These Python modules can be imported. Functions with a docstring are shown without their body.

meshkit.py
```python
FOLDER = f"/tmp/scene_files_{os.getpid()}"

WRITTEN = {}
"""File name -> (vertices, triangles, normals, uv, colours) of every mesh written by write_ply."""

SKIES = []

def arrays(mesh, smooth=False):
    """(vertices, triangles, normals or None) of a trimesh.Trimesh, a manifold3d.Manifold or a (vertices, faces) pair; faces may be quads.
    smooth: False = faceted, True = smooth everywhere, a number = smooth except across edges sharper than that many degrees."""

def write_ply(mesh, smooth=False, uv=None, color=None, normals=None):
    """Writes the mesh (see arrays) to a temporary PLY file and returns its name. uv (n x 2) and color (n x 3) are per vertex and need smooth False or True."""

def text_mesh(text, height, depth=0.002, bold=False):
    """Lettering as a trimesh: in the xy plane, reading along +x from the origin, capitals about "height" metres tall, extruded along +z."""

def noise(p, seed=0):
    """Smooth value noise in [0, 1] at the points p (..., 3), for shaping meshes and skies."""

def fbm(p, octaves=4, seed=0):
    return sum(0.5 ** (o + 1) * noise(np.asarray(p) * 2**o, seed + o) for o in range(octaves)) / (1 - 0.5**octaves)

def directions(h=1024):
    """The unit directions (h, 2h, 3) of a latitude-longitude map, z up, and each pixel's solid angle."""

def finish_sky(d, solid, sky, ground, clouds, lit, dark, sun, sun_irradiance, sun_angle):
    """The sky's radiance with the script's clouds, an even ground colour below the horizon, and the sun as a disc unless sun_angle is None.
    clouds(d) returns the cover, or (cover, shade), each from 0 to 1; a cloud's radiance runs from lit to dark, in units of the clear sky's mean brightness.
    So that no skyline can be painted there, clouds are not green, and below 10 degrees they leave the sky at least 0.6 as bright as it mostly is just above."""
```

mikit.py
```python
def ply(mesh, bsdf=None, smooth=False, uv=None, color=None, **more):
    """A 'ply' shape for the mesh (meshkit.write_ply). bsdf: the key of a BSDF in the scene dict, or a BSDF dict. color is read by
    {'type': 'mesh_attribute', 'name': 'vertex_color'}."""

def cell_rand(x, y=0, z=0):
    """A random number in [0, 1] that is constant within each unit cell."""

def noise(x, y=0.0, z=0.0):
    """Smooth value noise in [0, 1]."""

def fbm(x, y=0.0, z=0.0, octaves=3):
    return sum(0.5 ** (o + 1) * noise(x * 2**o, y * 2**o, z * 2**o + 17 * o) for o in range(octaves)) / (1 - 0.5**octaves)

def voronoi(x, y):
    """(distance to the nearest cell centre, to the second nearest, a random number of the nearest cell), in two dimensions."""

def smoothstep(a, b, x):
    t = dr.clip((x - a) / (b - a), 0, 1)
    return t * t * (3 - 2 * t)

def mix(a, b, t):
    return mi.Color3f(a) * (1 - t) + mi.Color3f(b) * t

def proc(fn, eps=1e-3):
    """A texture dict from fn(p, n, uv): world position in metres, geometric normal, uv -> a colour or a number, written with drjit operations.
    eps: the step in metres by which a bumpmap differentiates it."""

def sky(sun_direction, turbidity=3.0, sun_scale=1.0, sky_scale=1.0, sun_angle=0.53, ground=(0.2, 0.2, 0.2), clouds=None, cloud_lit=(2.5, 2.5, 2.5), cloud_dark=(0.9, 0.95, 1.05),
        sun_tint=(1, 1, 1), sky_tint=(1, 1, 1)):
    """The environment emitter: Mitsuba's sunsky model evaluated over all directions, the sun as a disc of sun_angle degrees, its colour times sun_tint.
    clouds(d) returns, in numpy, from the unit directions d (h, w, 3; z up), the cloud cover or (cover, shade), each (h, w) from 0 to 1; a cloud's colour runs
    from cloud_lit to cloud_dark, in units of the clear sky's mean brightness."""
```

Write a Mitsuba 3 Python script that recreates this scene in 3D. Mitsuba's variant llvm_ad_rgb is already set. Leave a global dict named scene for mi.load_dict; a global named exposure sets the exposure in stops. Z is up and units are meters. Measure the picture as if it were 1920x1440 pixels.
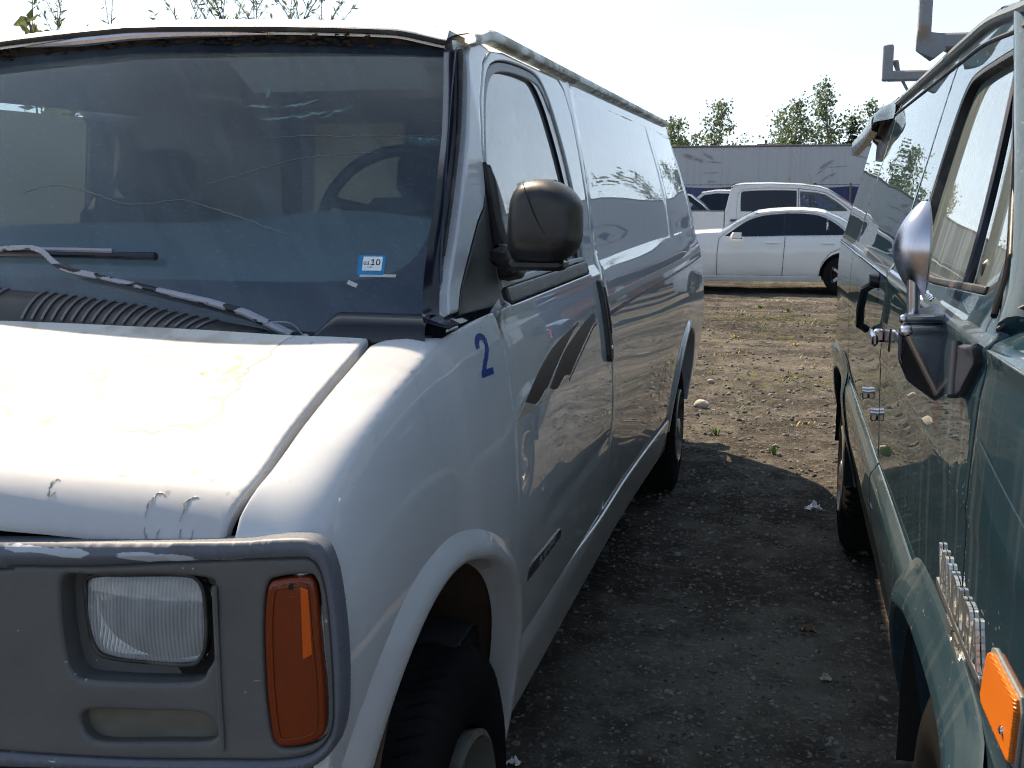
import math, random
import numpy as np
import trimesh, shapely, drjit as dr, mitsuba as mi
import shapely.geometry as sg
from scipy.spatial import Delaunay
from scipy.interpolate import PchipInterpolator
import mikit, meshkit
from mikit import proc, noise, fbm, voronoi, smoothstep, mix, cell_rand
T = mi.ScalarTransform4f
scene, labels = {}, {}
RNG = np.random.default_rng(7)

# ---------------------------------------------------------------- camera, sky and exposure
# world: +y runs along both vans towards their tails, +x to the right, z up; the camera stands at the origin
EYE = np.array([0.0, 0.0, 1.58])
PITCH, YAW = math.radians(9.295), math.radians(13.657)
LOOK = np.array([-math.sin(YAW) * math.cos(PITCH), math.cos(YAW) * math.cos(PITCH), -math.sin(PITCH)])
scene['camera'] = {'type': 'thinlens', 'fov': 48.97, 'fov_axis': 'x', 'near_clip': 0.05, 'far_clip': 2000.0,
                   'aperture_radius': 0.0009, 'focus_distance': 3.2,
                   'to_world': T().look_at(origin=EYE.tolist(), target=(EYE + LOOK).tolist(), up=[0, 0, 1])}
SUN = np.array([-0.69 * math.cos(math.radians(51)), 0.72 * math.cos(math.radians(51)), math.sin(math.radians(51))])
def clouds(d):
    # thin bright veil, thicker round the sun
    toward = np.clip((d @ (SUN / np.linalg.norm(SUN))), 0, 1)
    n = meshkit.fbm(d * np.array([2.2, 2.2, 7.0]) + 3.1, 4)
    haze = np.exp(-np.clip(d[..., 2], 0, 1) / .30)
    return np.clip(.04 + .62 * haze + .55 * toward ** 3 + .40 * (n - .5), 0, 1), np.clip(.62 - .7 * toward - .42 * haze, 0, 1)
scene['sky'] = mikit.sky(SUN.tolist(), turbidity=3.5, clouds=clouds, cloud_lit=(4.6, 5.3, 5.75), cloud_dark=(2.2, 2.55, 2.85),
                         sun_scale=1.95, sun_tint=(1.0, 0.965, 0.91))
exposure = 1.83

# ---------------------------------------------------------------- helpers
def key_of(name):
    if name not in scene and name not in labels: return name
    k = 1
    while f'{name}_{k:03d}' in scene or f'{name}_{k:03d}' in labels: k += 1
    return f'{name}_{k:03d}'
def thing(name, label, category, group=None, kind=None):
    k = key_of(name)
    labels[k] = {'label': label, 'category': category}
    if group: labels[k]['group'] = group
    if kind: labels[k]['kind'] = kind
    return k
def put(parent, name, mesh, bsdf, smooth=30, label=None, kind=None, **more):
    k = key_of((parent + '__' if parent else '') + name)
    scene[k] = mikit.ply(mesh, bsdf, mesh.metadata.get('smooth', smooth), **more)
    d = {}
    if label: d['label'] = label
    if kind: d['kind'] = kind
    if d: labels[k] = d
    return k
def tm(v, f): return trimesh.Trimesh(np.asarray(v, float), np.asarray(f, int), process=False)
def cat(*ms):
    ms = [m for m in ms if m is not None and len(m.faces)]
    return trimesh.util.concatenate(ms) if len(ms) > 1 else ms[0]
def box(c, s, r=0.0, rot=None):
    """box with centre c and full size s; r chamfers every edge."""
    s = np.asarray(s, float)
    if r:
        h = s / 2; r = min(r, 0.49 * s.min()); P = []
        for sx in (-1, 1):
            for sy in (-1, 1):
                for sz in (-1, 1):
                    for k in range(3):
                        d = np.array([h[0], h[1], h[2]]) - r * (np.arange(3) != k)
                        P.append(d * [sx, sy, sz])
        m = trimesh.convex.convex_hull(np.array(P))
    else: m = trimesh.creation.box(s)
    if rot is not None: m.apply_transform(rot)
    m.apply_translation(c)
    return m
def R(axis, deg): return trimesh.transformations.rotation_matrix(math.radians(deg), axis)
def cyl(a, b, r, n=16, r2=None):
    return tube(np.array([a, b], float), [r, r if r2 is None else r2], n)
def tube(path, r, n=10, caps=True, up=(0, 0, 1), squash=None):
    p = np.asarray(path, float); m = len(p)
    r = np.broadcast_to(np.asarray(r, float), (m,)) if np.ndim(r) < 2 else r
    t = np.gradient(p, axis=0); t /= np.maximum(np.linalg.norm(t, axis=1, keepdims=True), 1e-12)
    u = np.asarray(up, float)
    if abs(t[0] @ u) > 0.9: u = np.array([1.0, 0.2, 0])
    a = np.cross(t, u)
    for i in range(m):
        if np.linalg.norm(a[i]) < 1e-3: a[i] = a[i - 1]
    a /= np.linalg.norm(a, axis=1, keepdims=True); b = np.cross(a, t)
    th = np.arange(n) / n * 2 * np.pi
    sq = 1.0 if squash is None else squash
    v = p[:, None] + r[:, None, None] * (np.cos(th)[None, :, None] * a[:, None] + sq * np.sin(th)[None, :, None] * b[:, None])
    v = v.reshape(-1, 3); f = []
    i, j = np.meshgrid(np.arange(m - 1), np.arange(n), indexing='ij')
    q = lambda i, j: i * n + j % n
    f = np.concatenate([np.stack([q(i, j), q(i + 1, j), q(i, j + 1)], -1).reshape(-1, 3), np.stack([q(i, j + 1), q(i + 1, j), q(i + 1, j + 1)], -1).reshape(-1, 3)])
    if caps:
        c0, c1 = len(v), len(v) + 1
        v = np.vstack([v, p[0], p[-1]]); k = np.arange(n)
        f = np.vstack([f, np.stack([np.full(n, c0), k, (k + 1) % n], -1), np.stack([np.full(n, c1), (m - 1) * n + (k + 1) % n, (m - 1) * n + k], -1)])
    me = tm(v, f)
    if me.volume < 0: me.invert()
    return me
def grid(P, flip=False, wrap=False):
    """mesh of an (n, m, 3) lattice of points."""
    n, m = P.shape[:2]
    i, j = np.meshgrid(np.arange(n - 1), np.arange(m if wrap else m - 1), indexing='ij')
    q = lambda i, j: i * m + j % m
    f = np.concatenate([np.stack([q(i, j), q(i + 1, j), q(i, j + 1)], -1).reshape(-1, 3), np.stack([q(i, j + 1), q(i + 1, j), q(i + 1, j + 1)], -1).reshape(-1, 3)])
    return tm(P.reshape(-1, 3), f[:, ::-1] if flip else f)
def spline(pts, n=40, closed=False):
    """points of a Catmull-Rom curve through pts."""
    p = np.asarray(pts, float)
    q = np.vstack([p[-1], p, p[0], p[1]]) if closed else np.vstack([2 * p[0] - p[1], p, 2 * p[-1] - p[-2]])
    out = []; k = max(2, int(round(n / (len(q) - 3))))
    for i in range(len(q) - 3):
        t = np.linspace(0, 1, k, endpoint=False)[:, None]
        a, b, c, d = q[i:i + 4]
        out.append(0.5 * (2 * b + (c - a) * t + (2 * a - 5 * b + 4 * c - d) * t * t + (3 * b - a - 3 * c + d) * t ** 3))
    if not closed: out.append(p[-1:])
    return np.vstack(out)
def dens(xy, h, closed=True):
    xy = np.asarray(xy, float)
    if closed and np.linalg.norm(xy[0] - xy[-1]) < 1e-9: xy = xy[:-1]
    q = np.vstack([xy, xy[:1]]) if closed else xy
    out = []
    for a, b in zip(q[:-1], q[1:]):
        k = max(1, int(math.ceil(np.linalg.norm(b - a) / h)))
        out.append(a + (b - a) * (np.arange(k) / k)[:, None])
    if not closed: out.append(q[-1:])
    return np.vstack(out)
def polys(g):
    return [x for x in getattr(g, 'geoms', [g]) if x.geom_type == 'Polygon' and x.area > 1e-9]
def panel(poly, fn, h=0.02, r=0.004, depth=0.012, sign=1, hb=None, extra=(), hole_depth=None):
    """Sheet-metal panel: the 2-D polygon laid on the surface fn(uv) -> xyz, its border rolled over with radius r and turned in by depth.
    sign = 1 when du x dv points outwards. extra: lines/polygons whose surroundings get finer points."""
    hb = hb or h * 0.6
    out = []
    for po in polys(poly):
        po = shapely.segmentize(po, hb)
        pts = []
        ds = [0.0] + ([0.3 * r, r] if r else [])
        for d in ds:
            g = po if d == 0 else po.buffer(-d)
            for gg in polys(g):
                for ring in [gg.exterior, *gg.interiors]:
                    pts.append(dens(np.array(ring.coords), hb))
        nb = len(pts[0])
        x0, y0, x1, y1 = po.bounds
        gx, gy = np.meshgrid(np.arange(x0 + h * .37, x1, h), np.arange(y0 + h * .41, y1, h * .87), indexing='ij')
        gx = gx + (np.arange(gx.shape[1]) % 2)[None] * h * .5
        g = np.stack([gx.ravel(), gy.ravel()], -1)
        inner = po.buffer(-(r + h * 0.35))
        if not inner.is_empty:
            keep = shapely.contains_xy(inner, g[:, 0], g[:, 1]); g = g[keep]
            ex = []
            for e in extra:
                for off in (-0.006, -0.002, 0.002, 0.006):
                    b = e.buffer(off) if e.geom_type.endswith('Polygon') else None
                    if b is None or b.is_empty: continue
                    for bb in polys(b):
                        q = dens(np.array(bb.exterior.coords), h * 0.6); ex.append(q)
            if ex:
                q = np.vstack(ex); q = q[shapely.contains_xy(inner, q[:, 0], q[:, 1])]
                from scipy.spatial import cKDTree
                if len(g): g = g[cKDTree(q).query(g)[0] > 0.008] if len(q) else g
                g = np.vstack([g, q])
            pts.append(g)
        uv = np.vstack(pts); uv = np.unique(np.round(uv, 6), axis=0)
        tri = Delaunay(uv).simplices
        a, b, c = uv[tri[:, 0]], uv[tri[:, 1]], uv[tri[:, 2]]
        area = (b[:, 0] - a[:, 0]) * (c[:, 1] - a[:, 1]) - (b[:, 1] - a[:, 1]) * (c[:, 0] - a[:, 0])
        cen = (a + b + c) / 3
        ok = shapely.contains_xy(po, cen[:, 0], cen[:, 1]) & (np.abs(area) > 1e-10)
        tri, area = tri[ok], area[ok]
        tri[area < 0] = tri[area < 0][:, ::-1]
        P = fn(uv); e = 2e-4
        def nrm(uv):
            du = fn(uv + [e, 0]) - fn(uv - [e, 0]); dv = fn(uv + [0, e]) - fn(uv - [0, e])
            n = np.cross(du, dv) * sign
            return n / np.maximum(np.linalg.norm(n, axis=1, keepdims=True), 1e-12)
        if r:
            d = shapely.distance(shapely.points(uv), po.boundary)
            t = np.clip(d / r, 0, 1)
            P = P - nrm(uv) * (r * (1 - np.sqrt(np.clip(1 - (1 - t) ** 2, 0, 1))))[:, None]
        m = tm(P, tri if sign > 0 else tri[:, ::-1])
        out.append(m)
        if depth:
            for k, ring in enumerate([po.exterior, *po.interiors]):
                q = dens(np.array(ring.coords), hb); n = nrm(q); dd = depth if (k == 0 or hole_depth is None) else hole_depth
                A = fn(q) - n * r; B = A - n * dd
                ccw = ring.is_ccw
                out.append(grid(np.stack([np.vstack([A, A[:1]]), np.vstack([B, B[:1]])], 1), flip=not ccw if sign > 0 else ccw))
    m = cat(*out); m.metadata['smooth'] = True
    return m
def strip(pts, w, fn=None, thick=0.002):
    """a thin flat band of width w round a 2-D polyline, as a shapely polygon."""
    return sg.LineString(pts).buffer(w / 2, cap_style=2)
def slab(poly, fn, lift, h=0.012, sign=1, thick=None):
    """thin raised decal or trim on a surface: the polygon lifted off by lift, with edges going back to it."""
    e = 2e-4
    def f2(uv):
        n = np.cross(fn(uv + [e, 0]) - fn(uv - [e, 0]), fn(uv + [0, e]) - fn(uv - [0, e])) * sign
        return fn(uv) + n / np.maximum(np.linalg.norm(n, axis=1, keepdims=True), 1e-12) * lift
    return panel(poly, f2, h=h, r=min(0.35 * lift, 0.004), depth=(thick or lift) * 0.9, sign=sign)
def lathe(prof, n=48, axis='x', c=(0, 0, 0), flip=False):
    """revolves profile points (radius, along) about an axis through c."""
    prof = np.asarray(prof, float); th = np.arange(n) / n * 2 * np.pi
    r, a = prof[:, 0][:, None], np.broadcast_to(prof[:, 1][:, None], (len(prof), n))
    X = {'x': (a, r * np.cos(th), r * np.sin(th)), 'y': (r * np.sin(th), a, r * np.cos(th)), 'z': (r * np.cos(th), r * np.sin(th), a)}[axis]
    return grid(np.stack([np.broadcast_to(q, a.shape) for q in X], -1) + np.asarray(c), flip=flip, wrap=True)
def sm(a, b, x):
    t = np.clip((x - a) / (b - a), 0, 1); return t * t * (3 - 2 * t)
# ---------------------------------------------------------------- white van: its side, nose and windshield surfaces
WX = -1.56                                    # centre line
_xb = PchipInterpolator([.20, .33, .50, .70, .90, 1.05, 1.20, 1.29, 1.345], [-.640, -.615, -.590, -.562, -.546, -.551, -.567, -.584, -.601])
_xu = PchipInterpolator([1.345, 1.352, 1.362, 1.60, 1.80, 1.95, 2.10], [-.601, -.603, -.608, -.646, -.681, -.712, -.746])
_cy = [1.42, 1.46, 1.60, 1.687, 1.83, 2.0, 2.09, 2.35, 2.6]
_cz = PchipInterpolator(_cy, [1.035, 1.088, 1.172, 1.208, 1.250, 1.296, 1.325, 1.345, 1.347])
_cx = PchipInterpolator(_cy, [-.675, -.672, -.664, -.661, -.656, -.646, -.630, -.604, -.601])
SX = -.765                                    # hood seam
_zs = PchipInterpolator([1.40, 1.425, 1.438, 1.448, 1.460, 1.478, 1.505, 1.545, 1.587, 1.67, 1.783, 1.909, 2.021, 2.241], [.98, 1.03, 1.062, 1.088, 1.112, 1.134, 1.152, 1.166, 1.181, 1.213, 1.250, 1.287, 1.317, 1.351])
_sx = PchipInterpolator([1.40, 1.44, 1.50, 1.56, 2.3], [-.787, -.782, -.768, -.765, -.765])
_yt = PchipInterpolator([.2, 1.4, 1.7, 2.03, 2.1], [7.52, 7.52, 7.42, 7.12, 7.05])
def XW(y, z):
    """x of the van's left side at height z, station y."""
    y = np.asarray(y, float); z = np.asarray(z, float)
    yc = np.clip(y, 1.42, 2.6)
    zc, xc = _cz(yc), _cx(yc)
    ze = np.where(z > .9, .9 + (z - .9) * (1.345 - .9) / (zc - .9), z)
    x = np.where(ze <= 1.345, _xb(np.clip(ze, .2, 1.345)), _xu(np.clip(np.maximum(z, 1.345), 1.345, 2.1)))
    x = x + np.where(ze <= 1.345, (xc + .601), 0.0)
    x = x - np.where(z > 1.347, .048 * np.clip((2.45 - y) / .42, 0, 1), 0)      # pillar foot stands in from the wing
    x = x + .048 * sm(4.0, 6.6, y) * (1 - sm(1.4, 2.0, z))
    b = np.clip((y - (_yt(np.clip(z, .2, 2.1)) - .33)) / .33, 0, .995)           # rounded tail corner
    return x - .28 * (1 - np.sqrt(np.clip(1 - b ** 2, 0, 1))) - 0.0005 * (meshkit.fbm(np.stack([y * 2.1, z * 3.0, 0 * y], -1), 2) - .5) * sm(2.3, 3.0, y)
def side(uv): return np.stack([XW(uv[:, 0], uv[:, 1]), uv[:, 0], uv[:, 1]], -1)
def ws_point(x, t):
    """windshield: lateral x, t from 0 (base) to 1 (head)."""
    q = np.clip((x - WX) / .90, -1.05, 1.05)
    yb = 2.125 - .06 * (1 - q ** 2); yt = 2.475 - .11 * (1 - q ** 2)
    zb = 1.318 + 0 * q; zt = 1.912 + .020 * (1 - q ** 2) - .06 * np.clip(-1.45 - x, 0, 1)
    y = yb + (yt - yb) * t; z = zb + (zt - zb) * t
    b = .022 * 4 * t * (1 - t)
    return np.stack([x + 0 * t, y - b, z + b * .8], -1)
# ---------------------------------------------------------------- teal van: its side surface
TX = 1.26
_tb = PchipInterpolator([.30, .42, .52, .66, .775, .80, .835, .86, 1.00, 1.12, 1.135, 1.15, 1.30, 1.355, 1.372, 1.395, 1.42, 1.60, 1.78, 1.93, 1.97, 2.10],
                        [.330, .318, .296, .266, .255, .256, .2745, .2765, .272, .2695, .2665, .2675, .272, .277, .2725, .290, .296, .342, .387, .425, .437, .48])
def XT(y, z):
    """x of the teal van's right side."""
    y = np.asarray(y, float); z = np.asarray(z, float)
    b = np.clip((y - 6.25) / .36, 0, 1); f = np.clip((1.75 - y) / .9, 0, 1)
    return _tb(np.clip(z, .30, 2.1)) + .34 * (1 - np.sqrt(np.clip(1 - b ** 2, 0, 1))) + .055 * f ** 2 + .0012 * (meshkit.fbm(np.stack([y * 1.7, z * 2.4, 0 * y], -1), 2) - .5)
def tside(uv): return np.stack([XT(uv[:, 0], uv[:, 1]), uv[:, 0], uv[:, 1]], -1)
# ---------------------------------------------------------------- materials
def bsdf(k, d): scene[k] = d; return k
def rgb(*c): return {'type': 'rgb', 'value': list(c)}
def pr(k, base, rough=.5, **m): return bsdf(k, {'type': 'twosided', 'b': {'type': 'principled', 'base_color': base if isinstance(base, dict) else rgb(*base), 'roughness': rough, **m}})
def paint(k, col, alpha=0): return bsdf(k, {'type': 'twosided', 'b': {'type': 'plastic', 'diffuse_reflectance': col if isinstance(col, dict) else rgb(*col), 'int_ior': 1.52, 'nonlinear': True}})
def white_col(p, n, uv):
    film = fbm(p.y * 1.6 + 3, p.z * 2.2, p.x * 2, 3)
    streak = fbm(p.y * 24, p.z * 1.2, 5, 3)
    low = smoothstep(1.0, .25, p.z)                      # road film thrown up along the sills
    g = .10 * film + .06 * smoothstep(.5, .8, streak) + .22 * low * (.4 + .6 * streak)
    c = mix((.76, .775, .795), (.42, .40, .365), dr.clip(g, 0, 1))
    chip = smoothstep(.93, .95, noise(p.x * 190, p.y * 190, p.z * 190)) * smoothstep(.66, .75, noise(p.x * 9, p.y * 9, p.z * 9))
    smut = dr.exp(-dr.square((p.y - 2.345) / .035) - dr.square((p.z - 1.318) / .028)) * smoothstep(.42, .6, fbm(p.x * 60, p.y * 60, p.z * 34, 3))
    smut = dr.maximum(smut, dr.exp(-dr.square((p.y - 2.27) / .02) - dr.square((p.z - 1.64) / .035)) * smoothstep(.55, .62, fbm(p.y * 50, p.z * 26, 3, 3)))
    c = mix(c, (.10, .075, .055), smut * .8)
    return mix(c, (.13, .09, .06), chip * .8)
paint('white_paint', proc(white_col), .018)
def hood_mask(p):
    w = fbm(p.x * 5, p.y * 5, 2, 4) * .22 + fbm(p.x * 26, p.y * 22, 7, 3) * .10
    edge = smoothstep(1.50, 1.72, p.y + .10 * (p.x + 1.1)) * smoothstep(-.80, -1.0, p.x)
    return smoothstep(.0, .018, w + .26 * edge - .315), w + .26 * edge - .315
def hood_col(p, n, uv):
    m, d = hood_mask(p)
    rim = smoothstep(.014, .0, dr.abs(d - .006)) * smoothstep(.30, .55, fbm(p.x * 17, p.y * 17, 3, 3))
    base = mix((.49, .50, .525), (.41, .42, .435), fbm(p.x * 8, p.y * 8, 1, 3))
    bare = mix((.56, .54, .505), (.43, .385, .345), smoothstep(.45, .75, fbm(p.x * 14, p.y * 14, 4, 4)))
    rust = .7 * smoothstep(.66, .78, noise(p.x * 90, p.y * 90, 3)) * smoothstep(.48, .62, fbm(p.x * 7 + 2, p.y * 7, 9, 3))
    bare = mix(bare, (.24, .16, .11), rust * .85)
    c = mix(base, bare, m)
    c = mix(c, (.16, .15, .14), rim * .8)
    spot = smoothstep(.83, .86, noise(p.x * 55, p.y * 55, p.z * 55)) * smoothstep(.6, .7, noise(p.x * 6, p.y * 6, 1))
    return mix(c, (.10, .09, .08), spot * .7)
def hood_bump(p, n, uv):
    m, d = hood_mask(p)
    return -.0005 * m + .0004 * smoothstep(.018, 0, dr.abs(d - .004)) + m * .00025 * fbm(p.x * 60, p.y * 60, 1, 3)
bsdf('hood_paint', {'type': 'twosided', 'b': {'type': 'bumpmap', 'arbitrary': proc(hood_bump, 6e-4), 'scale': 1.0, 'bsdf': {'type': 'principled', 'base_color': proc(hood_col), 'roughness': .5, 'specular': .12}}})
def roof_col(p, n, uv): return mix((.74, .74, .70), (.58, .56, .48), .5 * fbm(p.x * 3, p.y * 3, 1, 3) + .5 * smoothstep(.5, .75, fbm(p.x * 20, p.y * 8, 4, 3)))
pr('roof_paint', proc(roof_col), .45)
def rail_col(p, n, uv): return mix((.62, .63, .60), (.26, .24, .19), smoothstep(.35, .7, fbm(p.y * 14, p.z * 30, 3, 4)))
pr('rail_paint', proc(rail_col), .5)
def gray_col(p, n, uv):
    d = fbm(p.x * 9, p.y * 9, p.z * 9, 4)
    c = mix((.066, .068, .072), (.105, .104, .10), d)
    sc = smoothstep(.90, .93, noise(p.x * 130, p.y * 60, p.z * 160)) * smoothstep(.62, .72, noise(p.x * 12, p.y * 8, p.z * 16))
    return mix(c, (.40, .43, .47), sc * .7)
pr('grille_plastic', proc(gray_col), .52, specular=.5)
def chip_col(p, n, uv):
    e = fbm(p.x * 22, 3, p.z * 60, 4) + .28 * smoothstep(.012, .0, dr.abs(p.z - 1.066)) - .30 * smoothstep(-.86, -.80, p.x)
    return mix((.085, .095, .12), (.36, .39, .43), smoothstep(.72, .76, e))
pr('grille_bar', proc(chip_col), .45)
pr('black_plastic', proc(lambda p, n, uv: mix((.018, .018, .02), (.05, .048, .045), fbm(p.x * 12, p.y * 12, p.z * 12, 3))), .42)
pr('mirror_plastic', proc(lambda p, n, uv: mix((.010, .010, .012), (.024, .023, .022), smoothstep(.4, .8, fbm(p.x * 18, p.y * 18, p.z * 18, 4)))), .38)
pr('gloss_black', (.010, .012, .02), .16)
pr('frit', proc(lambda p, n, uv: mix((.012, .014, .028), (.10, .10, .11), .35 * smoothstep(.55, .85, fbm(p.x * 9, p.y * 9, p.z * 16, 4)))), .12)
pr('rubber_seal', proc(lambda p, n, uv: mix((.012, .012, .013), (.06, .055, .05), smoothstep(.5, .8, fbm(p.x * 20, p.y * 20, p.z * 20, 3)))), .5)
pr('seal_gray', (.17, .17, .185), .45)
def moss_col(p, n, uv): return mix((.008, .008, .008), (.035, .022, .014), smoothstep(.45, .75, fbm(p.x * 40, p.y * 40, p.z * 40, 3)))
pr('rust_dirt', proc(moss_col), .9)
bsdf('tyre_rubber', {'type': 'twosided', 'b': {'type': 'diffuse', 'reflectance': proc(lambda p, n, uv: mix((.010, .0105, .012), (.020, .020, .020), fbm(p.x * 10, p.y * 10, p.z * 10, 4)))}})
pr('wheel_steel', proc(lambda p, n, uv: mix((.16, .17, .16), (.12, .06, .03), smoothstep(.5, .7, fbm(p.x * 12, p.y * 12, p.z * 12, 4)))), .5, metallic=.5)
pr('hub_steel', (.35, .37, .35), .35, metallic=.8)
pr('dark_under', (.012, .011, .010), .95)
pr('rust_liner', proc(lambda p, n, uv: mix((.03, .022, .018), (.10, .055, .035), fbm(p.x * 7, p.y * 7, p.z * 7, 4))), .9)
bsdf('chrome', {'type': 'twosided', 'b': {'type': 'roughconductor', 'material': 'Cr', 'alpha': .05}})
bsdf('chrome_worn', {'type': 'twosided', 'b': {'type': 'roughconductor', 'material': 'Cr', 'alpha': .13}})
pr('wiper_paint', proc(lambda p, n, uv: mix((.015, .016, .02), (.30, .31, .36), smoothstep(.45, .50, fbm(p.x * 34, p.y * 30, p.z * 70, 4)))), .35)
pr('wiper_steel', (.30, .31, .35), .25, metallic=.7)
def dusty_glass(k, tint, dust, amount, ior=1.5):
    return bsdf(k, {'type': 'blendbsdf', 'weight': proc(amount), 'a': {'type': 'thindielectric', 'int_ior': ior, 'specular_transmittance': rgb(*tint)},
                    'b': {'type': 'twosided', 'b': {'type': 'diffuse', 'reflectance': rgb(*dust)}}})
def ws_dust(p, n, uv):
    s = fbm(p.x * 3.2, p.y * 3, p.z * 4.1, 3)
    fine = smoothstep(.78, .82, noise(p.x * 170, p.y * 170, p.z * 170))
    wipe = smoothstep(.52, .70, fbm(p.x * 13 + p.z * 9, p.z * 2.2 - p.x * 1.5, 4, 4))
    low = smoothstep(1.50, 1.34, p.z)
    left = smoothstep(-1.15, -1.75, p.x)
    return dr.clip(.035 + .07 * s + .10 * fine * s + .05 * wipe + .05 * low * s + .15 * left, 0, 1)
dusty_glass('windshield_glass', (.80, .88, .91), (.27, .34, .40), ws_dust)
dusty_glass('side_glass', (.74, .82, .83), (.30, .34, .36), lambda p, n, uv: .10 + .18 * fbm(p.y * 3, p.z * 3, 1, 3) + .04 * smoothstep(.6, .8, fbm(p.y * 22, p.z * 22, 2, 3)))
dusty_glass('teal_glass', (.70, .80, .78), (.36, .43, .42), lambda p, n, uv: .10 + .12 * fbm(p.y * 5, p.z * 3, 1, 3) + .10 * smoothstep(.55, .8, fbm(p.y * 40, p.z * 6, 2, 3)))
pr('far_glass', (.010, .012, .018), .06)
bsdf('far_clear', {'type': 'thindielectric', 'specular_transmittance': rgb(.55, .62, .66)})
def amber_col(p, n, uv): return mix((.36, .058, .004), (.22, .032, .003), fbm(p.x * 8, p.y * 8, p.z * 5, 2))
def ribs(axis, f, a): return lambda p, n, uv: a * (dr.abs(dr.sin(getattr(p, axis) * f)))
bsdf('amber_lens', {'type': 'twosided', 'b': {'type': 'bumpmap', 'arbitrary': proc(lambda p, n, uv: .0004 * noise(p.x * 420, p.y * 300, p.z * 420), 4e-4), 'scale': 1.0,
      'bsdf': {'type': 'roughplastic', 'diffuse_reflectance': proc(amber_col), 'alpha': .06, 'nonlinear': True}}})
bsdf('amber_bright', {'type': 'twosided', 'b': {'type': 'bumpmap', 'arbitrary': proc(lambda p, n, uv: .0016 * dr.abs(dr.sin(p.z * 700 + p.y * 120)) + .0003 * dr.abs(dr.sin(p.y * 900)), 3e-4), 'scale': 1.0,
      'bsdf': {'type': 'roughplastic', 'diffuse_reflectance': rgb(.74, .27, .018), 'alpha': .07, 'nonlinear': True}}})
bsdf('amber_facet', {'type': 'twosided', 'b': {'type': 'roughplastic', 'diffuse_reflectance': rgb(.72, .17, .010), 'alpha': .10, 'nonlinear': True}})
FLUTE = lambda p, n, uv: .0011 * dr.abs(dr.sin(p.x * 520)) + .0016 * noise(p.x * 40, 2, p.z * 55)
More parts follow.
